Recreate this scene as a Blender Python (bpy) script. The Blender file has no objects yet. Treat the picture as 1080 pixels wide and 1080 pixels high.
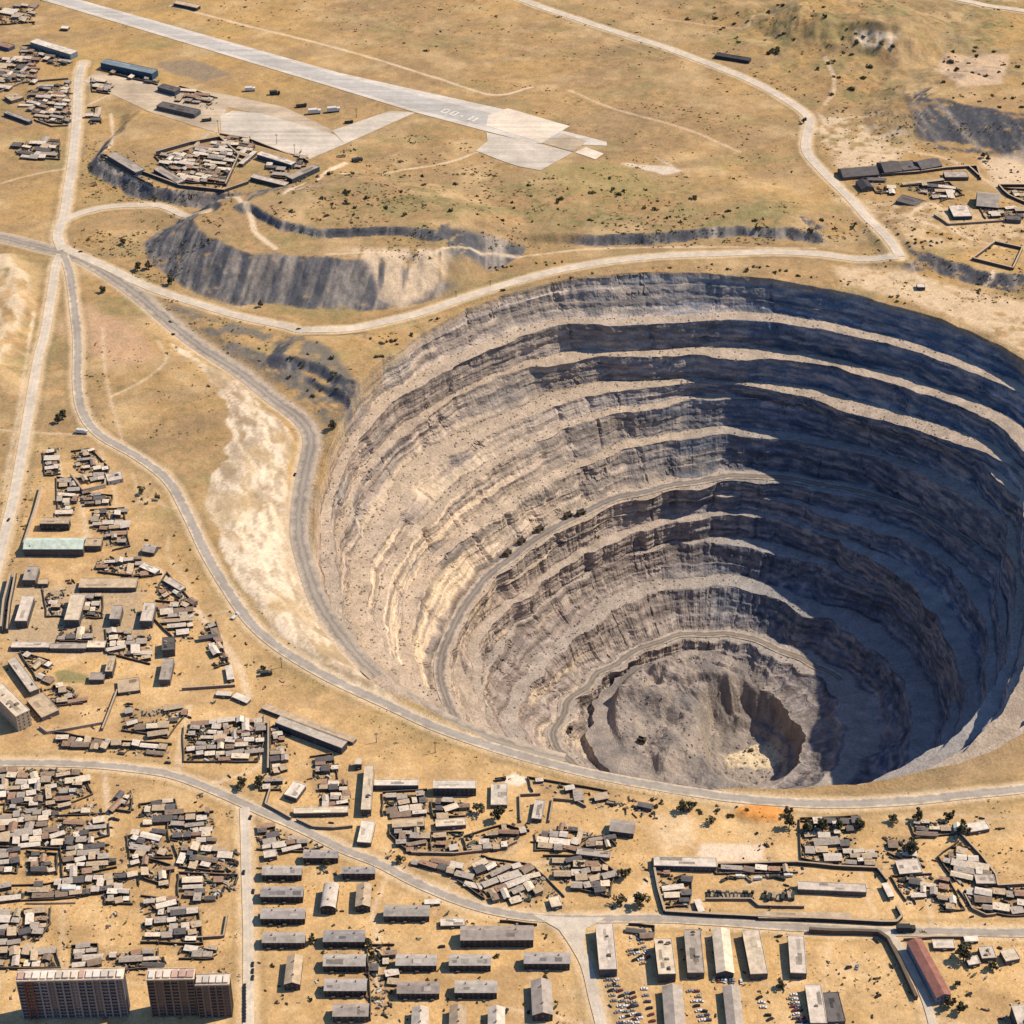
import bpy, math, random
import numpy as np
from mathutils import Vector, Matrix

rng = random.Random(7)
nrng = np.random.RandomState(11)
scene = bpy.context.scene
COL = scene.collection
R_ = math.radians

# ------------------------------------------------------------------ camera maths
PITCH = R_(36.0); FOV = R_(28.0); CAM_H = 1286.0
FPX = 540.0 / math.tan(FOV / 2)
CP, SP = math.cos(PITCH), math.sin(PITCH)

def un(px, py, z=0.0):
    """photo pixel (1080 frame) -> world point on the horizontal plane z"""
    px = np.asarray(px, float); py = np.asarray(py, float)
    u = (px - 540) / FPX; v = (540 - py) / FPX
    dz = -SP + v * CP
    t = (z - CAM_H) / dz
    return u * t, (CP + v * SP) * t

def proj(x, y, z):
    d = CP * y - SP * (z - CAM_H)
    up = SP * y + CP * (z - CAM_H)
    return 540 + FPX * x / d, 540 - FPX * up / d

# ------------------------------------------------------------------ noise
def _h(ix, iy, iz, seed):
    n = (ix * 374761393 + iy * 668265263 + iz * 2147483647 + seed * 974634541) & 0xFFFFFFFF
    n = ((n ^ (n >> 13)) * 1274126177) & 0xFFFFFFFF
    n = (n ^ (n >> 16)) & 0xFFFFFF
    return n.astype(np.float32) / np.float32(0x7FFFFF) - 1.0

def vnoise(x, y, z=None, seed=0):
    x = np.asarray(x, np.float64); y = np.asarray(y, np.float64)
    ix = np.floor(x).astype(np.int64); iy = np.floor(y).astype(np.int64)
    fx = (x - ix); fy = (y - iy)
    fx = fx * fx * (3 - 2 * fx); fy = fy * fy * (3 - 2 * fy)
    def layer(iz):
        a = _h(ix, iy, iz, seed); b = _h(ix + 1, iy, iz, seed)
        c = _h(ix, iy + 1, iz, seed); d = _h(ix + 1, iy + 1, iz, seed)
        return (a + (b - a) * fx) * (1 - fy) + (c + (d - c) * fx) * fy
    if z is None:
        return layer(np.zeros_like(ix))
    z = np.asarray(z, np.float64); iz = np.floor(z).astype(np.int64); fz = z - iz
    fz = fz * fz * (3 - 2 * fz)
    l0 = layer(iz); l1 = layer(iz + 1)
    return l0 + (l1 - l0) * fz

def fbm(x, y, z=None, oct=4, seed=0, gain=0.5):
    s = 0.0; a = 1.0; t = 0.0; f = 1.0
    for o in range(oct):
        s = s + a * vnoise(x * f + 17.3 * o, y * f - 9.1 * o, None if z is None else z * f + 3.7 * o, seed + o)
        t += a; a *= gain; f *= 2.03
    return s / t

def sstep(a, b, x):
    t = np.clip((x - a) / (b - a), 0, 1)
    return t * t * (3 - 2 * t)

def mix(a, b, t):
    return a + (b - a) * t

# ------------------------------------------------------------------ helpers for curves
def smooth_path(pts, step=4.0):
    """Catmull-Rom through points (n,dim) resampled at roughly even spacing"""
    p = np.asarray(pts, float)
    if len(p) == 2:
        out = [p[0] + (p[1] - p[0]) * t for t in np.linspace(0, 1, 40)]
    else:
        q = np.vstack([2 * p[0] - p[1], p, 2 * p[-1] - p[-2]])
        out = []
        for i in range(1, len(q) - 2):
            p0, p1, p2, p3 = q[i - 1], q[i], q[i + 1], q[i + 2]
            for t in np.linspace(0, 1, 24, endpoint=False):
                out.append(0.5 * ((2 * p1) + (-p0 + p2) * t + (2 * p0 - 5 * p1 + 4 * p2 - p3) * t * t
                                  + (-p0 + 3 * p1 - 3 * p2 + p3) * t ** 3))
        out.append(p[-1])
    out = np.array(out)
    d = np.r_[0, np.cumsum(np.hypot(np.diff(out[:, 0]), np.diff(out[:, 1])))]
    n = max(2, int(d[-1] / step) + 1)
    s = np.linspace(0, d[-1], n)
    return np.stack([np.interp(s, d, out[:, k]) for k in range(out.shape[1])], 1)

# ------------------------------------------------------------------ terrain height field
GX0, GX1, GY0, GY1, GS = -1000.0, 1060.0, 960.0, 3420.0, 2.5
xs = np.arange(GX0, GX1 + .1, GS); ys = np.arange(GY0, GY1 + .1, GS)
NX, NY = len(xs), len(ys)
X, Y = np.meshgrid(xs, ys)

def poly_xy(pts, z=0.0):
    p = np.array(pts, float)
    return np.stack(un(p[:, 0], p[:, 1], z), 1)

def window(xy, m):
    i0 = max(0, int((xy[:, 0].min() - m - GX0) / GS)); i1 = min(NX, int((xy[:, 0].max() + m - GX0) / GS) + 2)
    j0 = max(0, int((xy[:, 1].min() - m - GY0) / GS)); j1 = min(NY, int((xy[:, 1].max() + m - GY0) / GS) + 2)
    if i1 <= i0 or j1 <= j0: return None
    return slice(j0, j1), slice(i0, i1)

def sdist(xy, x, y, wts=None):
    """signed distance to polygon (negative inside); also a blended per-edge weight"""
    n = len(xy); best = np.full(x.shape, 1e9); inside = np.zeros(x.shape, bool)
    acc = np.zeros(x.shape); tot = np.zeros(x.shape)
    for i in range(n):
        ax, ay = xy[i]; bx, by = xy[(i + 1) % n]
        ex, ey = bx - ax, by - ay; L = ex * ex + ey * ey + 1e-9
        t = np.clip(((x - ax) * ex + (y - ay) * ey) / L, 0, 1)
        d = np.hypot(x - ax - t * ex, y - ay - t * ey)
        best = np.minimum(best, d)
        if wts is not None:
            k = 1 / (d + 1.0) ** 3; acc += k * wts[i]; tot += k
        c = ((ay > y) != (by > y)) & (x < ex * (y - ay) / (by - ay + 1e-12) + ax)
        inside ^= c
    sd = np.where(inside, -best, best)
    return (sd, acc / tot) if wts is not None else sd

Hg = 2.2 * fbm(X / 160, Y / 160, oct=3, seed=3) + 0.5 * fbm(X / 22, Y / 22, oct=2, seed=5)
SLAG = np.zeros_like(Hg)

def mound(pts, z, wts, rough=0.18):
    """flat-topped heap: polygon is the crest (photo pixels on plane z); wts = width of the slope below each edge"""
    global Hg
    xy = poly_xy(pts, z)
    w = window(xy, max(wts) + 20)
    if w is None: return
    x, y = X[w], Y[w]
    sd, ww = sdist(xy, x, y, wts)
    sd = sd + 8 * fbm(x / 26, y / 26, oct=5, seed=21, gain=.6)
    t = np.clip(sd / ww, 0, 1)
    prof = 1 - (0.75 * t + 0.25 * (t * t * (3 - 2 * t)))
    add = z * np.where(sd <= 0, 1, prof)
    gul = fbm(x / 7, y / 30, oct=3, seed=31) * rough * np.minimum(z, 20) * np.clip(4 * t * (1 - t), 0, 1) * .35
    Hg[w] = np.maximum(Hg[w], Hg[w] * (1 - np.clip(add / max(z, 1), 0, 1)) + add + gul)

F_, M_, B_ = 1, 2, 3
def W(front, back, flags):
    return [front if c == 'f' else back for c in flags]

HEAP_LOW = [(204,232),(222,250),(240,258),(262,267),(290,266),(320,269),(350,271),(385,272),(415,270),(440,266),(470,262),(455,248),(400,240),(300,225),(262,212),(240,212)]
HEAP_TOP = [(262,212),(280,223),(300,233),(340,241),(380,241),(430,239),(455,240),(475,225),(440,205),(380,190),(320,200),(285,203)]
TERRACE = [(107,162),(110,170),(128,182),(163,197),(197,200),(237,205),(262,201),(300,204),(345,182),(348,168),(300,150),(240,138),(205,130),(170,118),(150,116),(135,130)]
CLIFF = [(470,256),(520,249),(570,245),(620,247),(680,247),(720,244),(780,238),(830,240),(862,246),(840,225),(760,205),(640,205),(560,215),(490,232)]
RBANK = [(955,263),(979,265),(1004,276),(1041,286),(1053,288),(1110,293),(1180,235),(1000,228),(965,245)]
RHEAP = [(980,104),(1008,108),(1042,113),(1075,119),(1120,124),(1180,70),(1020,84)]
LMOUND = [(-60,268),(6,268),(14,285),(16,310),(10,335),(2,360),(-10,390),(-60,400)]
HILL_A = [(868,22),(900,26),(925,30),(950,34),(955,15),(930,4),(880,2),(850,8)]
mound(CLIFF, 11, W(9, 150, 'fffffffffbbbbb'[:14]))
mound(HEAP_TOP, 46, W(24, 130, 'ffffffbbbbbb'))
mound(HEAP_LOW, 37, W(68, 40, 'ffffffffffbbbbff'))
mound(TERRACE, 15, W(18, 55, 'ffffffbbbbbbbbff'))
mound(RBANK, 13, W(16, 110, 'fffffbbbb'))
mound(RHEAP, 36, W(74, 120, 'ffffbbb'))
mound(LMOUND, 16, W(26, 80, 'ffffffbb'))
mound(HILL_A, 32, W(40, 90, 'fffbbbbb'))
mound([(300,372),(330,381),(352,391),(374,404),(400,378),(370,352),(325,352)], 9, W(9, 40, 'fffbbbb'))
mound([(786,852),(800,850),(815,852),(822,857),(800,859),(788,857)], 5, W(9, 9, 'ffffff'))
mound([(1010,152),(1032,147),(1020,142),(985,139),(970,143)], 5, W(12, 40, 'ffbbb'))

# level ground under the airfield
AIRFIELD = [(20,-10),(74,-6),(360,75),(533,112),(640,148),(640,158),(570,183),(500,161),(520,145),(437,122),(366,154),(327,170),(268,153),(226,142),(160,120),(118,104),(84,86),(100,74),(170,86),(300,110),(350,130),(405,114),(300,80)]
_p = poly_xy(AIRFIELD)
AIR_M = sstep(24, 2, sdist(_p, X, Y))
Hg = Hg * (1 - AIR_M)

# bumpy hill country to the north-east and behind the heap
hill_poly = poly_xy([(700,-10),(1090,-10),(1090,130),(960,140),(880,120),(820,90),(740,50)])
sd = sdist(hill_poly, X, Y)
Hg += sstep(30, -120, sd) * (24 * np.abs(fbm(X / 150, Y / 150, oct=5, seed=41)) + 2.5 * fbm(X / 18, Y / 18, oct=3, seed=42))
hp2 = poly_xy([(250,190),(480,175),(700,185),(860,215),(860,258),(620,258),(300,258)])
sd = sdist(hp2, X, Y)
Hg += sstep(20, -60, sd) * (2.5 * fbm(X / 40, Y / 40, oct=4, seed=43) + .5)

# sunken haul road that runs down the west side of the pit: (px, py, z, bank width)
HAUL = [(-60,238,0,10),(0,250,0,10),(40,260,0,10),(77,270,0,10),(110,287,-1,12),(147,313,-2.5,14),(187,347,-5,18),(213,367,-6.5,22),(253,393,-9,30),
        (287,420,-11,42),(317,443,-13,52),(328,463,-14.5,58),(323,493,-17,66),(317,527,-20,72),(315,560,-22,74),(320,587,-24,70),(335,632,-28,58),
        (357,667,-31,46),(382,697,-35,34),(407,720,-39,27),(432,738,-42,22),(460,755,-45,19)]
hp = np.array(HAUL)
hx, hy = un(hp[:, 0], hp[:, 1], hp[:, 2])
haul = smooth_path(np.stack([hx, hy, hp[:, 2], hp[:, 3]], 1), 4.0)
# it carries on down inside the pit, hidden behind the near rim
PCX, PCY = 233.06, 1812.26
def splat(path, rad, vals=None):
    """distance (and nearest value columns) of every grid node to a path, inside rad"""
    D = np.full(X.shape, 1e6); V = None
    if vals is not None: V = np.zeros(X.shape + (vals.shape[1],))
    k = int(rad / GS) + 1
    for n, p in enumerate(path):
        i = int(round((p[0] - GX0) / GS)); j = int(round((p[1] - GY0) / GS))
        i0, i1, j0, j1 = max(0, i - k), min(NX, i + k + 1), max(0, j - k), min(NY, j + k + 1)
        if i0 >= i1 or j0 >= j1: continue
        d = np.hypot(X[j0:j1, i0:i1] - p[0], Y[j0:j1, i0:i1] - p[1])
        cur = D[j0:j1, i0:i1]; m = d < cur
        cur[m] = d[m]
        if V is not None: V[j0:j1, i0:i1][m] = vals[n]
    return D, V
tang = np.gradient(haul[:, :2], axis=0)
ext = []
a0 = math.atan2(haul[-1, 1] - PCY, haul[-1, 0] - PCX); r0 = math.hypot(haul[-1, 0] - PCX, haul[-1, 1] - PCY)
for i in range(1, 60):
    a = a0 + i * 0.009; r = r0 - i * 0.9
    ext.append((PCX + r * math.cos(a), PCY + r * math.sin(a), haul[-1, 2] - i * .35, 18))
haul_full = np.vstack([haul, np.array(ext)])
tang = np.gradient(haul_full[:, :2], axis=0)
D, V = splat(haul_full, 110, np.c_[haul_full[:, 2], haul_full[:, 3], haul_full[:, 0], haul_full[:, 1], tang])
side = (X - V[..., 2]) * V[..., 5] - (Y - V[..., 3]) * V[..., 4]      # >0 on the pit side of the road
wb = np.where(side > 0, V[..., 1] * 0.55 + 16, V[..., 1])
rz = V[..., 0]
bank = np.clip((D - 11) / np.maximum(wb, 1), 0, 1) ** 0.85
bank = bank + np.sin(np.pi * np.clip(bank, 0, 1)) * (0.07 * fbm(X / 14, Y / 14, oct=3, seed=51) + .05 * fbm((X * .96 + Y * .28) / 7, (Y * .96 - X * .28) / 45, oct=3, seed=52) + .035 * np.abs(((bank * 7 + 1.6 * fbm(X / 35, Y / 35, oct=3, seed=54)) % 1) * 2 - 1) + .06 * fbm(X / 7, Y / 7, oct=3, seed=55))
_steep = sstep(36, 46, V[..., 1]) * (side < 0)
_bn = np.clip(bank + .10 * fbm(X / 20, Y / 20, oct=4, seed=53, gain=.6) * (bank > .05), 0, 1)
_prof = np.where(_bn < .78, .58 * _bn / .78, np.where(_bn < .90, .58 + .40 * (_bn - .78) / .12, .98 + .2 * (_bn - .90)))
bank = mix(bank, np.where(bank >= 1, 1, np.minimum(_prof, 1)), _steep)
corr = np.where(D < 109, mix(rz, Hg, np.clip(bank, 0, 1)), Hg)
Hg = np.where(D < 109, np.where(D < 10, rz, np.minimum(corr, np.maximum(Hg, corr))), Hg)
CORR_D, CORR_BANK, CORR_RZ, CORR_SIDE = D, bank, rz, side

# fade to a flat plane at the border of the detailed sheet
edge = np.minimum(np.minimum(X - GX0, GX1 - X), np.minimum(Y - GY0, GY1 - Y))
Hg *= sstep(0, 60, edge)

def Hs(x, y):
    x = np.asarray(x, float); y = np.asarray(y, float)
    fx = np.clip((x - GX0) / GS, 0, NX - 1.001); fy = np.clip((y - GY0) / GS, 0, NY - 1.001)
    i = fx.astype(int); j = fy.astype(int); u = fx - i; v = fy - j
    return ((Hg[j, i] * (1 - u) + Hg[j, i + 1] * u) * (1 - v) + (Hg[j + 1, i] * (1 - u) + Hg[j + 1, i + 1] * u) * v)

def at(px, py, dz=0.0):
    """photo pixel -> point on the terrain (or dz above it)"""
    px = np.asarray(px, float); py = np.asarray(py, float); z = np.zeros_like(px)
    for _ in range(14):
        x, y = un(px, py, z + dz); z = 0.45 * z + 0.55 * Hs(x, y)
    return x, y, z

def path_at(pts, step=4.0):
    p = np.array(pts, float)
    x, y, z = at(p[:, 0], p[:, 1])
    return smooth_path(np.stack([x, y], 1), step)

# ------------------------------------------------------------------ the roads (photo pixels, width in metres)
ROADS = {
 'ring_road': ([(948,271),(915,274),(870,269),(820,266),(760,268),(700,270),(640,276),(590,285),(540,298),(490,314),(440,331),(400,341),(360,347),(320,348),(300,344),(250,333),(200,318),(157,303),(115,283),(70,263)], 13, 'pale'),
 'hill_road': ([(950,270),(933,247),(900,213),(867,180),(851,160),(851,142),(853,125),(833,108),(787,83),(720,57),(660,37),(593,15),(530,-8)], 14, 'pale'),
 'town_road': ([(88,66),(83,83),(81,125),(77,167),(72,200),(68,227),(61,247),(66,264)], 14, 'pale'),
 'terrace_road': ([(69,232),(85,225),(110,219),(140,217),(175,219),(217,222)], 11, 'pale'),
 'west_road': ([(64,268),(59,280),(55,307),(47,353),(40,380),(28,450),(17,513),(3,573),(-12,630)], 12, 'pale'),
 'outer_road': ([(67,268),(74,290),(79,330),(82,360),(82,407),(88,437),(107,460),(147,483),(178,508),(199,545),(217,583),(237,617),(263,655),(293,682),(333,707),(360,721),(410,744),(460,767),(510,785),(560,800),(627,817),(720,834),(787,843),(870,848),(953,845),(1020,838),(1080,832),(1140,822)], 12, 'grey'),
 'main_street': ([(-40,806),(0,805),(83,806),(133,810),(183,818),(233,837),(267,852),(317,874),(360,895),(400,911),(443,933),(493,953),(543,965),(593,969),(660,969),(720,970),(820,977),(920,982),(987,983),(1080,984),(1140,985)], 10, 'grey'),
 'side_street': ([(258,852),(259,880),(260,920),(262,987),(262,1080),(262,1130)], 9, 'pale'),
 'yard_street': ([(590,972),(607,997),(619,1020),(627,1053),(634,1080),(645,1130)], 9.5, 'pale'),
 'depot_lane': ([(936,983),(948,998),(958,1015),(970,1040),(980,1067),(988,1100)], 6.5, 'pale'),
 'far_road': ([(960,-12),(1020,1),(1080,12),(1140,24)], 12, 'pale'),
}
TRACKS = [   # unpaved tracks worn into the ground: (pixels, width, strength)
 ([(108,345),(113,405),(130,468)], 2.2, .5), ([(167,360),(175,380),(150,402),(118,418)], 2.2, .6), ([(-5,453),(50,457),(95,459)], 2.5, .5),
 ([(36,330),(20,427),(3,520)], 3, .7), ([(262,735),(250,700),(225,665),(190,625),(165,600)], 6, .7), ([(225,826),(262,814),(276,800),(277,756)], 3.5, .6),
 ([(398,1045),(398,985),(393,965),(408,925)], 2.8, .7), ([(640,968),(675,940),(700,905)], 4, .6), ([(188,818),(190,785),(200,745)], 4, .6),
 ([(-5,195),(40,183),(70,178)], 3, .6), ([(90,112),(125,95)], 3, .6), ([(360,183),(420,180),(470,172),(505,160)], 4, .8), ([(180,6),(360,52),(460,82),(520,100),(560,92)], 4, .8),
 ([(345,268),(400,266),(450,268),(500,264),(640,262),(860,262)], 3, .7), ([(60,480),(66,505),(85,530),(92,570)], 3, .7), ([(140,500),(148,528)], 2.5, .5),
 ([(117,120),(118,150),(105,165),(112,178),(160,196)], 3, .8), ([(300,204),(340,185),(365,172)], 5, .9), ([(240,210),(262,222),(270,245),(290,262)], 6, .9),
 ([(850,140),(890,125),(930,118)], 4, .5), ([(870,60),(880,90),(870,110)], 6, .5), ([(560,0),(640,40),(700,62)], 2, .25), ([(600,95),(640,112),(720,135),(780,160)], 4, .5),
 ([(110,812),(113,845),(116,880)], 3.5, .7), ([(66,935),(66,1040)], 4, .3), ([(930,984),(905,915)], 4, .4), ([(985,985),(975,930),(960,895)], 4, .5),
 ([(990,240),(960,228),(985,215),(1010,245),(1060,262)], 5, .6), ([(1080,215),(1040,190),(1000,168),(960,160)], 6, .5), ([(455,920),(520,918),(600,905)], 4, .5),
 ([(700,20),(780,30),(800,15),(860,12)], 3, .4), ([(1040,300),(1046,292),(1048,286)], 5, .9), ([(300,850),(350,860)], 4, .3), ([(960,275),(975,300),(1000,330),(1080,345)], 3, .4),
]
_tr = random.Random(5)
for _ in range(46):
    px0, py0 = _tr.uniform(0, 1080), _tr.uniform(830, 1078); L_ = _tr.uniform(40, 150); an = _tr.choice([0, 0, 1.57]) + _tr.gauss(0, .3)
    TRACKS.append(([(px0 + L_ * t * math.cos(an) + _tr.uniform(-6, 6), py0 + L_ * .6 * t * math.sin(an) + _tr.uniform(-4, 4)) for t in (0, .35, .7, 1)], _tr.uniform(1.6, 3.2), _tr.uniform(.2, .5)))
for _ in range(16):
    px0, py0 = _tr.uniform(-20, 250), _tr.uniform(470, 790); L_ = _tr.uniform(40, 110); an = _tr.choice([0, 1.4]) + _tr.gauss(0, .3)
    TRACKS.append(([(px0 + L_ * t * math.cos(an) + _tr.uniform(-5, 5), py0 + L_ * .7 * t * math.sin(an) + _tr.uniform(-4, 4)) for t in (0, .35, .7, 1)], _tr.uniform(1.6, 3), _tr.uniform(.2, .45)))
road_xy = {k: path_at(v[0], 4.0) for k, v in ROADS.items()}
# level the ground a little under each road
for k, p in road_xy.items():
    zz = Hs(p[:, 0], p[:, 1]); kern = np.ones(9) / 9
    zz = np.convolve(np.pad(zz, 4, mode='edge'), kern, mode='valid')
    D, V = splat(p, 26, zz[:, None])
    hw = ROADS[k][1] / 2
    t = sstep(hw + 16, hw + 3, D)
    m = D < 25
    Hg[m] = mix(Hg[m], V[..., 0][m], t[m])
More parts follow.
